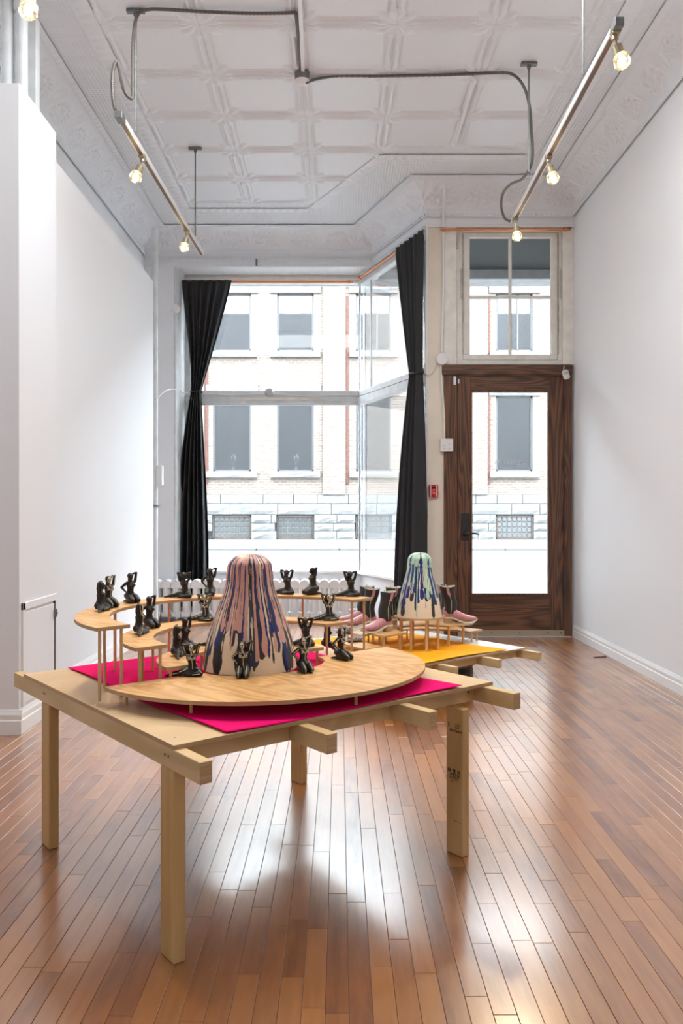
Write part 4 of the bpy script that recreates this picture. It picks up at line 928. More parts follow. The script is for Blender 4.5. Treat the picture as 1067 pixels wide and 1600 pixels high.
# half disc in front with the bell's hollow cut out
CD = (-.28, 2.99); RD = .575; ZD = .635; da = math.atan2(B.y, B.x)
def ab(a, b): return (CD[0]+A.x*a+B.x*b, CD[1]+A.y*a+B.y*b)
poly = []
for k in range(81): t = PI*k/80; poly.append(ab(RD*math.sin(t)*1.0, -RD*math.cos(t)*1.06))
for k in range(12): q = k/12; poly.append(ab(-.10*math.sin(PI*min(1, q*1.0))*0, RD*1.06*(1-q)+.25*q))
for k in range(41): t = PI*k/40; poly.append(ab(.178*math.sin(t), .25*math.cos(t)))
dsk = root('half_disc_platform', (CD[0], CD[1], zt1), label='large half disc plywood platform at the front of the pink table', cat='platform', group='curved plywood steps on the pink table')
plyprism('top', poly, ZD-.012, ZD, dsk)
for a, b in ((.53, .0), (.36, .42), (.30, -.46), (.06, -.56), (.06, .56), (.42, .2)): p = ab(a, b); dowel(dsk, p[0], p[1], ZA if (p[0] < -.6) else zt1, ZD-.012)
# ------------------------------------------------------------------ bells with poured glaze
def bell(name, c, z0, H, prof, layers, base_col, label, seed, plate=None):
    rr = random.Random(seed); t = root(name, (c[0], c[1], z0), label=label, cat='sculpture')
    NT, NZ = 560, 250
    ss = np.linspace(0, 1, NZ+1); zs = np.interp(ss, [p[2] for p in prof], [p[1] for p in prof]); rs = np.interp(ss, [p[2] for p in prof], [p[0] for p in prof])
    k = np.array([1, 4, 6, 4, 1])/16
    for _ in range(10): rs[2:-2] = np.convolve(rs, k, 'valid'); zs[2:-2] = np.convolve(zs, k, 'valid')
    th = np.linspace(0, 2*PI, NT, endpoint=False); TH, SS = np.meshgrid(th, ss)
    col = np.ones((NZ+1, NT, 4), np.float32); col[..., :3] = base_col; lift = np.zeros((NZ+1, NT))
    RR = rs[:, None]/max(rs)
    for colr, n_, wr, s0r, s1r, lf, mode in layers:
        mk = np.zeros((NZ+1, NT), bool)
        for i in range(n_):
            t0 = (i+rr.random())*2*PI/n_ if mode != 'free' else rr.random()*2*PI
            wd = rr.uniform(*wr); a = rr.uniform(*s0r); e_ = rr.uniform(*s1r); f1, f2 = rr.uniform(3, 9), rr.uniform(0, 6); dr = rr.uniform(-.03, .03)
            cen = t0+.012*np.sin(f1*SS+f2)+dr*SS
            dth = np.abs((TH-cen+PI) % (2*PI)-PI)
            q = np.clip((SS-a)/(max(e_-a, .02)), 0, 1)
            sh = np.where(q < .8, 1.15-.55*q, .71+.45*np.sin((q-.8)/.2*PI*.75))*np.sqrt(np.clip(1-np.clip((q-.93)/.07, 0, 1)**2, 0, 1))
            if mode == 'free': sh = np.sin(np.clip(q, 0, 1)*PI)**.4
            if a > .02: sh = sh*np.clip((SS-a)/.02, 0, 1)
            mk |= (dth < wd*sh*(1+.18*np.sin(31*SS+f2*3))) & (SS >= a) & (SS <= e_)
        col[mk, :3] = colr; lift[mk] = np.maximum(lift[mk], lf)
    R2 = rs[:, None]+lift
    X = R2*np.cos(TH); Y = R2*np.sin(TH); Z = zs[:, None]*np.ones_like(TH)
    V = np.stack([X, Y, Z], -1).reshape(-1, 3)
    idx = np.arange((NZ+1)*NT).reshape(NZ+1, NT); nx = np.roll(idx, -1, 1)
    Fq = np.stack([idx[:-1], idx[1:], nx[1:], nx[:-1]], -1).reshape(-1, 4)
    me = bpy.data.meshes.new('shell'); me.vertices.add(len(V)); me.vertices.foreach_set('co', V.astype(np.float32).ravel())
    me.loops.add(Fq.size); me.loops.foreach_set('vertex_index', Fq.astype(np.int32).ravel())
    me.polygons.add(len(Fq)); me.polygons.foreach_set('loop_start', np.arange(0, Fq.size, 4, dtype=np.int32)); me.polygons.foreach_set('loop_total', np.full(len(Fq), 4, np.int32))
    me.update(); me.shade_smooth(); ca = me.color_attributes.new('glaze', 'BYTE_COLOR', 'POINT'); ca.data.foreach_set('color', col.reshape(-1))
    if 'poured_glaze' not in bpy.data.materials:
        m_ = mat('poured_glaze', (1, 1, 1), .34, spec=.5); nn = m_.node_tree.nodes; a_ = nn.new('ShaderNodeAttribute'); a_.attribute_name = 'glaze'
        m_.node_tree.links.new(a_.outputs['Color'], nn['Principled BSDF'].inputs['Base Color'])
    me.materials.append(bpy.data.materials['poured_glaze'])
    o = bpy.data.objects.new('shell', me); link(o, t)
    MB().lathe([(prof[-1][0]*.985, 0), (prof[-1][0]*.99, .003), (.02, .006)], (c[0], c[1], z0), 48).build('foot_rim', CRLIN, t)
    return t
def bprof(hs, sc, H): return hs
PK, NV, CHC, CRM, MN = (.66, .345, .285), (.010, .022, .16), (.028, .026, .026), (.82, .68, .50), (.42, .60, .45)
P1 = [(.0, .409), (.03, .407), (.055, .398), (.0776, .375), (.083, .335), (.084, .308), (.0965, .262), (.117, .208), (.136, .154), (.1535, .100), (.164, .046), (.170, .0)]
P1 = [(r, z, i/(len(P1)-1) if False else 0) for i, (r, z) in enumerate(P1)]
def arc(P):
    s = [0]
    for (r0, z0, _), (r1, z1, _) in zip(P, P[1:]): s.append(s[-1]+math.hypot(r1-r0, z1-z0))
    return [(r, z, q/s[-1]) for (r, z, _), q in zip(P, s)]
P1 = arc(P1)
B1 = (-.325, 2.95)
bell('bell_sculpture', B1, ZD, .41, P1, [
    (CHC, 34, (.04, .115), (0, 0), (.78, 1.03), .0004, ''), (NV, 30, (.035, .085), (.02, .1), (.66, 1.0), .0007, ''), (CRM, 26, (.012, .03), (.25, .6), (.62, .85), .0008, 'free'),
    (PK, 32, (.035, .10), (0, 0), (.6, .95), .0011, ''), (NV, 26, (.010, .035), (.12, .3), (.4, .98), .0013, ''), (CHC, 26, (.008, .030), (.14, .5), (.5, 1.02), .0013, ''), (PK, 16, (.012, .035), (.1, .35), (.55, .86), .0016, 'free'), (CRM, 18, (.006, .012), (.15, .6), (.3, .7), .0016, 'free')],
    CRM, 'tall bell sculpture with poured pink, navy and black glaze on the front table', 11)
pl_ = root('bell_stand', (B1[0], B1[1], zt1), label='small round plywood stand under the pink and navy bell', cat='platform')
plyprism('top', [(B1[0]+.160*math.cos(k*PI/24), B1[1]+.160*math.sin(k*PI/24)) for k in range(48)], ZD-.012, ZD-.0005, pl_)
for k in range(3): dowel(pl_, B1[0]+.10*math.cos(k*2.1+.5), B1[1]+.10*math.sin(k*2.1+.5), zt1, ZD-.012)
# ------------------------------------------------------------------ back table: round stand, bell, terraces
B2 = (.548, 5.55); zt2 = ZB+.004; ZS = .484
st = root('round_bell_stand', (B2[0], B2[1], zt2), label='round plywood stand on thick dowels under the mint green bell', cat='platform')
plyprism('top', [(B2[0]+.172*math.cos(k*PI/32), B2[1]+.172*math.sin(k*PI/32)) for k in range(64)], ZS-.012, ZS, st)
for k in range(8): dowel(st, B2[0]+.135*math.cos(k*PI/4+.25), B2[1]+.135*math.sin(k*PI/4+.25), zt2, ZS-.012, .0088)
P2 = arc([(r*s, z*1.055, 0) for (r, z), s in zip([(p[0], p[1]) for p in P1], [1, 1, 1, 1.0, 1.0, 1.0, .985, .96, .94, .93, .93, .935])])
bell('bell_sculpture', B2, ZS, .43, P2, [
    (CHC, 20, (.07, .17), (0, 0), (.76, 1.01), .0004, ''), (NV, 30, (.08, .16), (0, .05), (.62, .86), .0007, ''), (CRM, 26, (.012, .03), (.35, .7), (.5, .9), .0009, 'free'), (CHC, 22, (.01, .05), (.3, .6), (.55, .9), .0010, ''),
    (MN, 13, (.22, .34), (0, 0), (.22, .36), .0012, ''), (MN, 24, (.03, .085), (0, .1), (.5, 1.0), .0013, ''), (NV, 20, (.01, .025), (.12, .3), (.3, .95), .0014, ''), (CHC, 16, (.008, .015), (.12, .3), (.3, .5), .0014, 'free')],
    CRM, 'smaller bell sculpture with poured mint green and navy glaze on the back table', 5)
G2 = 'curved plywood steps on the yellow table'
CR = (.60, 5.45); ar = R_(42)
terrace('curved_step', CR, .215, .43, ar, ar+PI, .405, zt2, 'upper curved plywood step around the mint green bell', G2, [(ar+.12, .24), (ar+.08, .40), (ar+PI-.14, .25), (ar+PI-.08, .40), (ar+R_(45), .33), (ar+R_(95), .25), (ar+R_(90), .40), (ar+R_(140), .33), (ar+R_(160), .41)], rd=.0088)
terrace('curved_step', CR, .45, .60, ar+.03, ar+PI+.02, .343, zt2, 'lower outer curved plywood step around the mint green bell', G2, [(ar+.07, .50), (ar+.08, .57), (ar+PI-.06, .47), (ar+PI-.05, .57), (ar+R_(60), .5), (ar+R_(100), .5), (ar+R_(140), .5)], rd=.0065)
# ------------------------------------------------------------------ boots
def loft(mb, secs, n=20):
    vs = []
    for c, ax, ay, hx, hy, pw in secs:
        for k in range(n):
            t = 2*PI*k/n; cx, sx = math.cos(t), math.sin(t)
            vs.append(Vector(c)+Vector(ax)*hx*math.copysign(abs(cx)**pw, cx)+Vector(ay)*hy*math.copysign(abs(sx)**pw, sx))
    m_ = len(secs); fs = [(i*n+k, i*n+(k+1) % n, (i+1)*n+(k+1) % n, (i+1)*n+k) for i in range(m_-1) for k in range(n)]
    fs += [tuple(range(n-1, -1, -1)), tuple(range((m_-1)*n, m_*n))]
    return mb.add(vs, fs)
def boot_parts():
    P = {}
    yv, zv, xv = (0, 1, 0), (0, 0, 1), (1, 0, 0)
    o = MB()     # foot: sections along x from heel to toe (centre height, half width, half height)
    secs = [(-.042, .052, .012, .022), (-.038, .056, .024, .030), (-.022, .060, .031, .034), (.0, .062, .033, .036), (.025, .060, .0335, .038), (.05, .053, .035, .036), (.08, .042, .038, .030), (.11, .033, .040, .0235), (.14, .029, .037, .019), (.165, .028, .029, .0155), (.185, .028, .018, .011), (.196, .029, .006, .004)]
    loft(o, [((x, 0, z+.004), yv, zv, hy, hz, .85) for x, z, hy, hz in secs]); P['vamp'] = (o, PLEA, 1)
    o = MB()     # shaft with scalloped top, open
    n = 28; rows = []
    for j in range(13):
        q = j/12; z = .075+.185*q; cx = .004-.012*q+.010*math.sin(q*5); hx = .0445+.0095*q-.004*math.sin(q*PI); hy = .036+.008*q-.003*math.sin(q*PI)
        row = []
        for k in range(n):
            t = 2*PI*k/n; dz = 0
            if q > .9: dz = .004*math.cos(2*t)*((q-.9)/.1)+.0
            if q == 0: dz = -.013*(abs(math.sin(t))**2)+.004
            row.append((cx+hx*math.cos(t)+.002*math.sin(q*9+t*2), hy*math.sin(t), z+dz))
        rows.append(row)
    vs = [v for r_ in rows for v in r_]
    o.add(vs, [(j*n+k, j*n+(k+1) % n, (j+1)*n+(k+1) % n, (j+1)*n+k) for j in range(12) for k in range(n)]); P['shaft'] = (o, DLEA, 1)
    o = MB(); top = rows[-1]; inn = []
    for j in (12, 11, 9):
        mx = sum(v[0] for v in rows[j])/n; inn.append([(mx+(x-mx)*.94, y*.93, z-.0005) for x, y, z in rows[j]])
    vs = [v for r_ in inn for v in r_]; o.add(vs, [(j*n+k, (j+1)*n+k, (j+1)*n+(k+1) % n, j*n+(k+1) % n) for j in range(2) for k in range(n)]+[tuple(range(2*n, 3*n))]); P['lining'] = (o, CRLIN, 1)
    o = MB(); o.tube([Vector(v) for v in top]+[Vector(top[0])], .0022, 6); P['top_piping'] = (o, MINT, 1)
    o = MB()
    def strap(sy):
        k0 = 7 if sy > 0 else 21; pts = [rows[j][k0] for j in (8, 9, 10, 11, 12)]
        for i in range(4): o.bar(Vector(pts[i])+Vector((0, sy*.002, 0)), Vector(pts[i+1])+Vector((0, sy*.002, .001)), (1, 0, 0), (0, 1, 0), .0095, .002)
        o.tube([Vector(pts[-1])+Vector((0, sy*.002, 0)), Vector(pts[-1])+Vector((0, sy*.001, .008)), Vector(pts[-1])+Vector((0, -sy*.006, .002)), Vector(pts[-1])+Vector((0, -sy*.006, -.02))], .0045, 6)
    strap(1); P['pull_strap'] = (o, PLEA, 0); o = MB(); strap(-1); P['pull_strap_'] = (o, PLEA, 0)
    o = MB()
    for k0, sy in ((7, 1), (21, -1)): o.tube([Vector(rows[j][k0])+Vector((0, sy*.0015, 0)) for j in range(0, 9)]+[], .0018, 5); o.tube([Vector(rows[0][k0])+Vector((0, sy*.002, 0)), Vector((.006, sy*.0355, .052)), Vector((.008, sy*.035, .034))], .0018, 5)
    P['side_seam'] = (o, MINT, 0)
    out = [(-.046, 0), (-.044, .016), (-.034, .027), (-.015, .033), (.02, .034), (.06, .034), (.10, .040), (.13, .041), (.16, .034), (.185, .021), (.200, .006)]
    zz = lambda x: .033 if x < .02 else max(.001, .033*(1-(x-.02)/.075)) if x < .095 else (.001 if x < .15 else .001+.020*((x-.15)/.05)**1.6)
    o = MB(); vs = []; 
    for x, hy in out: vs += [(x, -hy-.002, zz(x)), (x, hy+.002, zz(x)), (x, hy+.002, zz(x)+.010), (x, -hy-.002, zz(x)+.010)]
    m_ = len(out); fs = [(i*4+k, i*4+(k+1) % 4, (i+1)*4+(k+1) % 4, (i+1)*4+k) for i in range(m_-1) for k in range(4)]+[(3, 2, 1, 0), tuple(range(4*m_-4, 4*m_))]
    o.add(vs, fs); P['sole'] = (o, CRSOLE, 0)
    o = MB(); hp_ = [(.006, .026, -.046), (.006, .026, .024)]
    loft(o, [((-.012, 0, 0.0), xv, yv, .030, .026, .7), ((-.012, 0, .012), xv, yv, .031, .027, .7), ((-.011, 0, .034), xv, yv, .035, .031, .7)], 18); P['heel'] = (o, STACK, 0)
    return P
BP = boot_parts(); BM = {}
for k_, (o, m_, sm) in BP.items():
    me = o.mesh(k_, smooth=bool(sm)); b = bmesh.new(); b.from_mesh(me)
    if k_ != 'shaft': bmesh.ops.recalc_face_normals(b, faces=b.faces)
    b.to_mesh(me); b.free(); me.materials.append(m_); BM[k_] = me
BG = 'pink and brown cowboy boots on the yellow table'
def boot(px, py, z, rz, label):
    Y = F*(CAMH-z)/(py-798); t = root('cowboy_boot', ((px-530)*Y/F, Y, z), R_(rz), label, 'boot', BG)
    for k_, me in BM.items():
        o = bpy.data.objects.new(k_.rstrip('_'), me); link(o, t)
        if k_ in ('vamp', 'shaft', 'sole'):
            if k_ == 'vamp': s = o.modifiers.new('s', 'SUBSURF'); s.levels = 1; s.render_levels = 1
            if k_ == 'shaft': s = o.modifiers.new('s', 'SOLIDIFY'); s.thickness = .002; s.offset = -1
    return t
boot(603, 986, .405, 212, 'pink and brown cowboy boot pointing towards the viewer, left end of step')
boot(578, 979, .405, 190, 'pink and brown cowboy boot with toe to the left, standing in front of its twin')
boot(570, 973.5, .405, 186, 'pink and brown cowboy boot half hidden behind its twin at the left')
boot(611, 976, .405, 205, 'pink and brown cowboy boot just behind the viewer-facing boot')
boot(702, 973, .405, 2, 'pink and brown cowboy boot pointing right at the right end of the upper step')
boot(684, 967.5, .405, 20, 'pink and brown cowboy boot half hidden behind the mint green bell')
# small glazed ornaments on the lower step
def slipper():
    o = MB(); secs = [(-.035, .020, .010, .018), (-.028, .022, .018, .021), (-.01, .021, .021, .019), (.015, .016, .022, .0145), (.04, .013, .021, .0115), (.06, .013, .015, .009), (.078, .018, .008, .006), (.090, .026, .003, .003)]
    loft(o, [((x, 0, z+.004), (0, 1, 0), (0, 0, 1), hy, hz, .9) for x, z, hy, hz in secs], 14)
    return o
sm = slipper().mesh('body', smooth=True); sm.materials.append(COW)
ss_ = MB().box(-.036, .065, -.02, .02, 0, .006).mesh('sole'); ss_.materials.append(BLACKM)
for px, py, rz, lab in ((551, 1003, 25, 'small black and white glazed shoe on the left end of the lower step'), (540, 990, 160, 'small black and white glazed shoe left of the pink boots behind the thin dowel'), (724, 979, 10, 'small black and white glazed shoe under the right end of the upper step')):
    Y = F*(CAMH-.343)/(py-798); t = root('glazed_shoe', ((px-530)*Y/F, Y, .343), R_(rz), lab, 'ornament', 'small glazed shoes on the lower step')
    for k_, me in (('body', sm), ('sole', ss_)): o = bpy.data.objects.new(k_, me); link(o, t)
# ------------------------------------------------------------------ figurines
def fingers(mb, p, d, side, r=.13, L=.75):
    p, d, side = Vector(p), Vector(d).normalized(), Vector(side).normalized()
    for i, k in enumerate((-1.5, -.5, .5, 1.5)):
        s = p+side*k*.22; mb.limb([s, s+d*L*(.55 if i in (1, 2) else .48), s+d*L*(1 if i in (1, 2) else .85)-side.cross(d)*.12], (r*1.1, r, r*.8), 7)
    s = p-side*.42-d*.2; mb.limb([s, s+d*.35-side*.22], (r*1.1, r*.8), 7)
def head(mb, c, fwd, tilt):
    R = Euler(tilt).to_matrix(); c = Vector(c)
    def P(x, y, z): return c+R @ Vector((x, y, z))
    mb.ball(c, .92, 1.05, 1.22, 18, 12, tilt); mb.ball(P(0, -.18, -.55), .66, .78, .72, 14, 9, tilt)          # skull, jaw
    mb.limb([P(0, -1.02, .1), P(0, -1.22, -.22)], (.11, .17), 8)                                                  # nose
    mb.ball(P(0, -.90, -.58), .26, .15, .10, 8, 6, tilt); mb.ball(P(0, -.86, -.88), .24, .18, .18, 8, 6, tilt)    # mouth, chin
    for s in (-1, 1): mb.ball(P(s*.36, -.90, .12), .17, .12, .11, 8, 6, tilt); mb.ball(P(s*.93, .1, -.1), .12, .22, .3, 8, 6, tilt)
    mb.ball(P(0, .45, .2), 1.18, 1.1, 1.22, 16, 11, tilt); mb.limb([P(0, .8, -.1), P(.05, 1.15, -1.2), P(.1, 1.2, -2.6), P(.1, .9, -3.5)], (.85, .72, .55, .25), 12)   # hair
    for k in (-1, 0, 1): mb.limb([P(k*.5, .95, -.4), P(k*.6, 1.45, -1.8), P(k*.45, 1.25, -3.2)], (.4, .30, .15), 8)
    return P
def torso(mb, hip, waist, chest, neck, lean=0):
    hip, waist, chest, neck = map(Vector, (hip, waist, chest, neck))
    mb.ball(hip, 2.05, 1.75, 1.55); mb.tube([hip+Vector((0, 0, .4)), (hip+waist)/2, waist, (waist+chest)/2, chest], [1.75, 1.5, 1.22, 1.35, 1.5], 16); mb.ball(waist, 1.22, 1.0, 1.0)
    mb.ball(chest, 1.72, 1.12, 1.45); mb.limb([chest+Vector((0, .1, .9)), neck], (.75, .52), 12)
    for s in (-1, 1): mb.ball(chest+Vector((s*.82, -.82, -.15)), .74, .74, .70, 12, 9); mb.ball(hip+Vector((s*.9, .75, -.1)), 1.25, 1.2, 1.3, 12, 9)
def fig_kneel():
    mb = MB(); torso(mb, (0, .9, 2.75), (0, .75, 4.75), (0, .45, 6.9), (-.15, .3, 8.9))
    for s in (-1, 1):
        mb.limb([(s*.95, .8, 2.5), (s*1.15, -1.1, 2.15), (s*1.2, -3.1, 1.15)], (1.45, 1.28, .98), 14)
        mb.limb([(s*1.2, -3.1, 1.0), (s*1.15, -.6, .85), (s*1.05, 2.6, .62)], (.95, .92, .52), 12)
        mb.limb([(s*1.05, 2.6, .6), (s*.95, 3.6, .45), (s*.9, 4.2, .3)], (.5, .42, .26), 10)
        for k in range(4): mb.limb([(s*.9+(k-1.5)*.2, 4.1, .28), (s*.9+(k-1.5)*.22, 4.5, .2)], (.13, .1), 6)
    # arm on the hip
    mb.limb([(-1.35, .5, 7.75), (-1.95, .6, 7.5), (-3.55, 1.25, 6.1)], (.62, .62, .46), 12); mb.limb([(-3.55, 1.25, 6.1), (-2.7, .75, 4.95), (-2.0, .35, 4.25)], (.46, .40, .28), 10)
    mb.ball((-1.85, .2, 4.1), .38, .3, .4); fingers(mb, (-1.75, .0, 4.0), (.55, -.35, -.6), (.3, .6, .2))
    # raised arm, hand behind the head
    mb.limb([(1.35, .5, 7.8), (1.9, .55, 8.3), (2.55, .75, 11.4)], (.64, .62, .46), 12); mb.limb([(2.55, .75, 11.4), (1.9, .95, 11.3), (.75, 1.25, 10.7)], (.45, .40, .28), 10)
    mb.ball((.6, 1.3, 10.6), .4, .3, .36); fingers(mb, (.4, 1.35, 10.55), (-1, .1, -.25), (0, -.2, 1))
    P = head(mb, (-.25, .1, 10.15), None, (.05, -.12, -.25)); return mb, P
def fig_sit():
    mb = MB(); torso(mb, (.6, .7, 1.85), (.65, .6, 3.75), (.35, .4, 5.85), (.2, .3, 7.8))
    # stretched leg under a cloth, pointing to -x
    mb.limb([(-.2, .5, 1.5), (-2.0, .2, 1.35), (-3.7, -.05, 1.0)], (1.45, 1.2, .9), 14); mb.limb([(-3.7, -.05, 1.0), (-5.1, .0, .8), (-6.6, .1, .52)], (.85, .78, .42), 12)
    mb.limb([(-6.6, .1, .5), (-7.3, -.1, .42), (-7.8, -.2, .32)], (.44, .38, .25), 10)
    for k in range(4): mb.limb([(-7.7, -.25+(k-1.5)*.2, .3), (-8.1, -.28+(k-1.5)*.22, .26)], (.13, .1), 6)
    # folded leg in front
    mb.limb([(1.3, .4, 1.5), (2.4, -.8, 1.35), (3.1, -2.0, .95)], (1.42, 1.2, .88), 14); mb.limb([(3.1, -2.0, .9), (1.4, -2.3, .75), (-.6, -2.0, .5)], (.88, .78, .42), 12)
    mb.limb([(-.6, -2.0, .5), (-1.3, -1.75, .4), (-1.9, -1.5, .3)], (.44, .38, .24), 10)
    mb.ball((.6, -.8, .8), 2.3, 1.6, .8); mb.limb([(-.2, -.6, 1.6), (-2.4, -.75, 1.3), (-4.6, -.6, .8)], (.5, .35, .2), 8); mb.limb([(.1, -1.1, 1.3), (-2.0, -1.25, .8), (-3.6, -1.2, .35)], (.45, .35, .2), 8)
    for s in (-1, 1):
        mb.limb([(.3+s*1.3, .4, 6.75), (.3+s*1.8, .4, 7.2), (.25+s*2.6, .55, 10.1)], (.62, .6, .45), 12); mb.limb([(.25+s*2.6, .55, 10.1), (.2+s*1.7, .9, 10.0), (.2+s*.75, 1.25, 9.5)], (.44, .40, .28), 10)
        mb.ball((.2+s*.6, 1.3, 9.45), .38, .3, .36); fingers(mb, (.2+s*.4, 1.35, 9.4), (-s, .1, -.3), (0, -.2, s))
    P = head(mb, (.15, .1, 9.05), None, (-.06, .10, .18)); return mb, P
def realise(mb, name, vox):
    me = mb.mesh(name); o = bpy.data.objects.new('tmp', me); COL.objects.link(o)
    r = o.modifiers.new('r', 'REMESH'); r.mode = 'VOXEL'; r.voxel_size = vox
    s = o.modifiers.new('s', 'SMOOTH'); s.factor = .5; s.iterations = 3
    dg = bpy.context.evaluated_depsgraph_get(); out = bpy.data.meshes.new_from_object(o.evaluated_get(dg)); out.name = name
    bpy.data.objects.remove(o); out.shade_smooth(); zmin = min(v.co.z for v in out.vertices)
    return out, zmin
def bones(me, P, kind):
    bvh = BVHTree.FromPolygons([v.co for v in me.vertices], [p.vertices for p in me.polygons]); mb = MB()
    def on(pts, r=.085, n=10, lift=.03):
        pp = smooth_path(pts, n) if len(pts) > 2 else [Vector(pts[0]).lerp(Vector(pts[1]), k/12) for k in range(13)]
        out = []
        for p in pp:
            q = bvh.find_nearest(Vector(p))
            if q[0] is not None: out.append(q[0]+q[1]*lift)
        mb.tube(out, r, 5)
    cx, cz, wz = (0, 6.9, 4.6) if kind == 'k' else (.35, 5.85, 3.6)
    dx = 0 if kind == 'k' else .3
    on([(cx, -1.6, cz+1.6), (cx, -2.2, cz), (cx+dx*.5, -1.8, cz-1.6), (cx+dx, -1.8, wz-1.2)], .11)
    for i in range(5):
        z = cz+.95-i*.5
        for s in (-1, 1): on([(cx+s*.15, -2.0, z+.1), (cx+s*.9, -2.2, z-.02), (cx+s*1.7, -1.0, z+.16)], .075)
    for s in (-1, 1): on([(cx, -1.4, cz+1.4), (cx+s*1.5, -.8, cz+1.2)], .09)
    if kind == 'k':
        on([(-2.0, -.3, 7.6), (-3.6, .5, 6.2)], .12); on([(-3.6, .4, 6.0), (-2.1, -.3, 4.3)], .10); on([(2.0, -.4, 8.4), (2.55, -.1, 11.2)], .12); on([(2.4, .2, 11.6), (1.0, .5, 11.0)], .10)
        for s in (-1, 1): on([(s*1.2, -.9, 4.2), (s*1.25, -2.2, 3.4), (s*1.25, -3.6, 2.2), (s*1.22, -4.3, 1.2)], .14); on([(s*1.2, -4.3, .9), (s*1.2, -4.2, .3)], .12)
    else:
        for s in (-1, 1): on([(.3+s*1.9, -.5, 7.3), (.3+s*2.6, -.3, 9.9)], .12); on([(.25+s*2.4, .0, 10.4), (.2+s*1.2, .3, 10.0)], .10)
        on([(-.8, -.9, 2.6), (-3.5, -1.2, 1.5)], .12); on([(-4.0, -1.2, 1.2), (-6.4, -.7, .7)], .11); on([(2.4, -2.2, 2.2), (3.6, -3.2, 1.3)], .13); on([(3.0, -3.4, .9), (.2, -3.4, .7)], .12)
    # skull: a painted mask with eye, nose and mouth left dark
    R = (P(0, 0, 1)-P(0, 0, 0)); rx = P(1, 0, 0)-P(0, 0, 0); ry = P(0, 1, 0)-P(0, 0, 0); c = P(0, 0, 0)
    for p in me.polygons:
        d = p.center-c; x, y, z = d.dot(rx), d.dot(ry), d.dot(R)
        if y > -.25 or abs(x) > .95 or z < -1.3 or z > 1.15 or p.normal.dot(ry) > -.15: continue
        if (x/.72)**2+((z+.05)/1.1)**2 > 1: continue
        if any((x-s*.33)**2+((z-.10)/1.0)**2 < .045 for s in (-1, 1)) or (abs(x) < .13 and -.35 < z < -.12) or (abs(x) < .42 and abs(z+.60) < .07): continue
        mb.add([me.vertices[i].co+me.vertices[i].normal*.02 for i in p.vertices], [tuple(range(len(p.vertices)))])
    return mb
FIG = {}
for kind, fn in (('k', fig_kneel), ('s', fig_sit)):
    mb, P = fn(); me, zm = realise(mb, 'body', .085)
    bo = bones(me, P, kind).mesh('bone_paint')
    for q in (me, bo): q.transform(Matrix.Scale(.0105, 4) @ Matrix.Translation((0, 0, -zm)))
    me.materials.append(BRONZE); mb2 = me.copy(); mb2.name = 'body'; mb2.materials.clear(); mb2.materials.append(BLACKC)
    bo.materials.append(BONE)
    nb = MB(); cz = 6.9 if kind == 'k' else 5.85; cx0 = 0 if kind == 'k' else .35
    for s in (-1, 1): nb.ball((cx0+s*.84, (.45 if kind == 'k' else .4)-1.50, cz-.12-zm), .17, .14, .17, 8, 6)
    nm_ = nb.mesh('rubbed_spot', smooth=True); nm_.transform(Matrix.Scale(.0105, 4)); nm_.materials.append(NIP)
    FIG[kind] = (me, mb2, bo, nm_)
def figurine(px, py, step, kind, rz, bone, label):
    if step == 0: z = ZD; Y = F*(CAMH-z)/(py-798); x = (px-530)*Y/F
    else:
        c, r0, r1, z = STEPS[step]
        Y = F*(CAMH-z)/(py-798); x = (px-530)*Y/F
        for q in range(60):                                          # keep the figure on its own step
            d = math.hypot(x-c[0], Y-c[1]); lo_, hi_ = r0+.045, r1-.040
            if lo_ <= d <= hi_: break
            Y += .004*(1 if d < lo_ else -1); x = (px-530)*Y/F
    t = root('figurine', (x, Y, z), R_(rz), label, 'figurine', 'small dark figurines on the pink table')
    me, mb2, bo, nm_ = FIG[kind]
    o = bpy.data.objects.new('body', mb2 if bone else me); link(o, t); off = (-.5 if kind == 's' else 0)
    L = [o]
    o = bpy.data.objects.new('bone_paint' if bone else 'rubbed_spot', bo if bone else nm_); link(o, t); L.append(o)
    for o in L: o.location = ((0.02 if kind == 's' else 0), 0 if kind == 's' else .004, .0002)
    return t
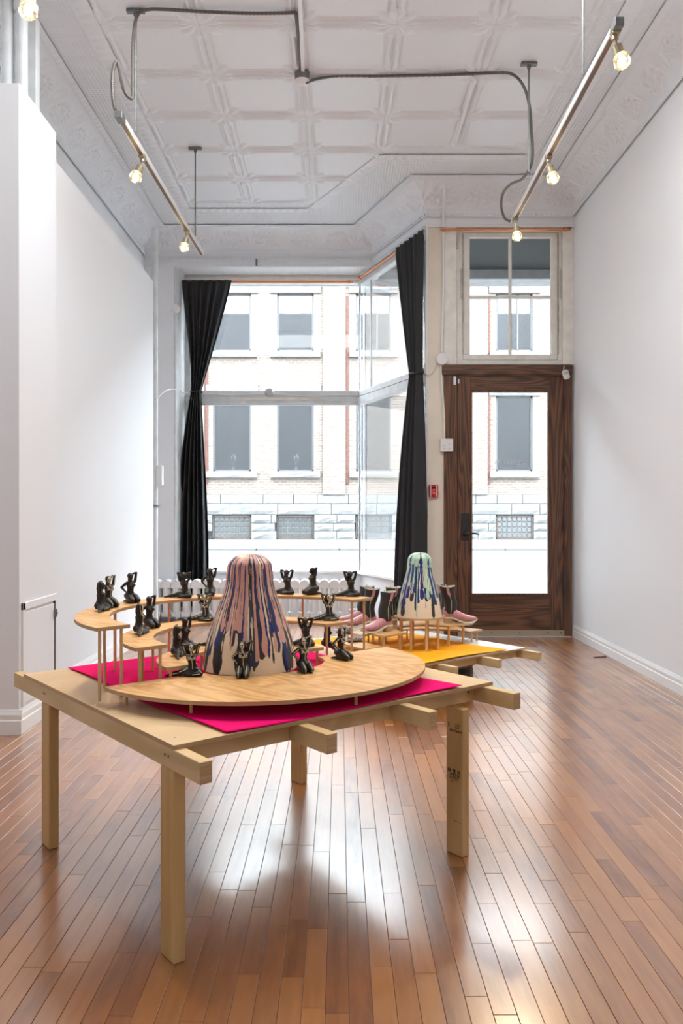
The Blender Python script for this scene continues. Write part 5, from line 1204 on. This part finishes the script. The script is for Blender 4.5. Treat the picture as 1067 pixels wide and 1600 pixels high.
for a in [
    (288, 1056, 0, 's', 14, True, 'black skeleton painted figurine with one leg stretched out, left of the large bell'),
    (380, 1058, 0, 'k', 0, True, 'black skeleton painted figurine kneeling straight in front of the pink and navy bell'),
    (476, 1050, 0, 'k', 26, True, 'black skeleton painted figurine kneeling to the right of the bell, hand on hip'),
    (536, 1031, 0, 'k', 52, True, 'black skeleton painted figurine kneeling sideways at the right end of the half disc'),
    (516, 1013, 0, 's', 110, True, 'black figurine turned away behind the rightmost kneeling one on the half disc'),
    (278, 1026, 1, 's', 100, False, 'plain dark figurine turned away at the left end of the lowest step'),
    (292, 1009, 1, 'k', 48, False, 'plain dark figurine kneeling sideways second from the left end of the lowest step'),
    (334, 998, 1, 's', 8, False, 'plain dark figurine with raised elbows half hidden behind the left flank of the bell'),
    (468, 1000, 1, 's', 0, False, 'plain dark figurine with raised elbows on the lowest step just right of the bell'),
    (219, 991, 2, 's', 100, True, 'skeleton painted figurine turned away at the left end of the middle step'),
    (236, 977, 2, 'k', 48, False, 'plain dark figurine kneeling sideways behind the skeleton figurine on the middle step'),
    (311, 966, 2, 's', 0, True, 'brownish skeleton painted figurine with both elbows raised on the middle step left of the bell'),
    (505, 964, 2, 's', 14, True, 'skeleton painted figurine with one leg stretched out at the right end of the middle step'),
    (158, 962, 3, 's', 100, False, 'plain dark figurine turned away at the left end of the top step'),
    (172, 949, 3, 'k', 48, True, 'skeleton painted figurine kneeling sideways at the left of the top step'),
    (206, 942, 3, 'k', 44, False, 'plain dark figurine kneeling with hand on hip, third from the left on the top step'),
    (279, 934, 3, 's', 0, False, 'plain dark figurine with both elbows raised on the top step in front of the curtain'),
    (328, 931, 3, 'k', 6, False, 'plain dark figurine kneeling with hand on hip, top step, left of the bell'),
    (440, 927, 3, 's', -6, False, 'plain dark figurine with both elbows raised on the top step just right of the bell'),
    (486, 929, 3, 'k', -58, False, 'plain dark figurine seen in profile between the other two right of the bell, top step'),
    (540, 931, 3, 's', 16, False, 'plain dark figurine with one leg stretched out at the right end of the top step')]: figurine(*a)
cable('bent_wire', [hp(638, 1012, 5.55), hp(646, 1015.5, 5.47), hp(651, 1017, 5.44), hp(663, 1013.5, 5.52)], .0012, mat('rusty_wire', (.25, .12, .04), .6), 'thin bent wire lying on the yellow felt under the mint green bell stand', 'wire')
for v in bpy.data.objects['bent_wire'].data.vertices: v.co.z = ZB+.012+v.co.z*0-bpy.data.objects['bent_wire'].location.z
tag(MB().prism([(2.07, 6.62), (2.19, 6.66), (2.19, 6.68), (2.08, 6.645)], .0005, .007).build('wood_sliver', mat('dark_sliver', (.10, .05, .03), .6), loc=(2.13, 6.65, 0)), 'small dark wood sliver on the floor by the right baseboard', 'debris')
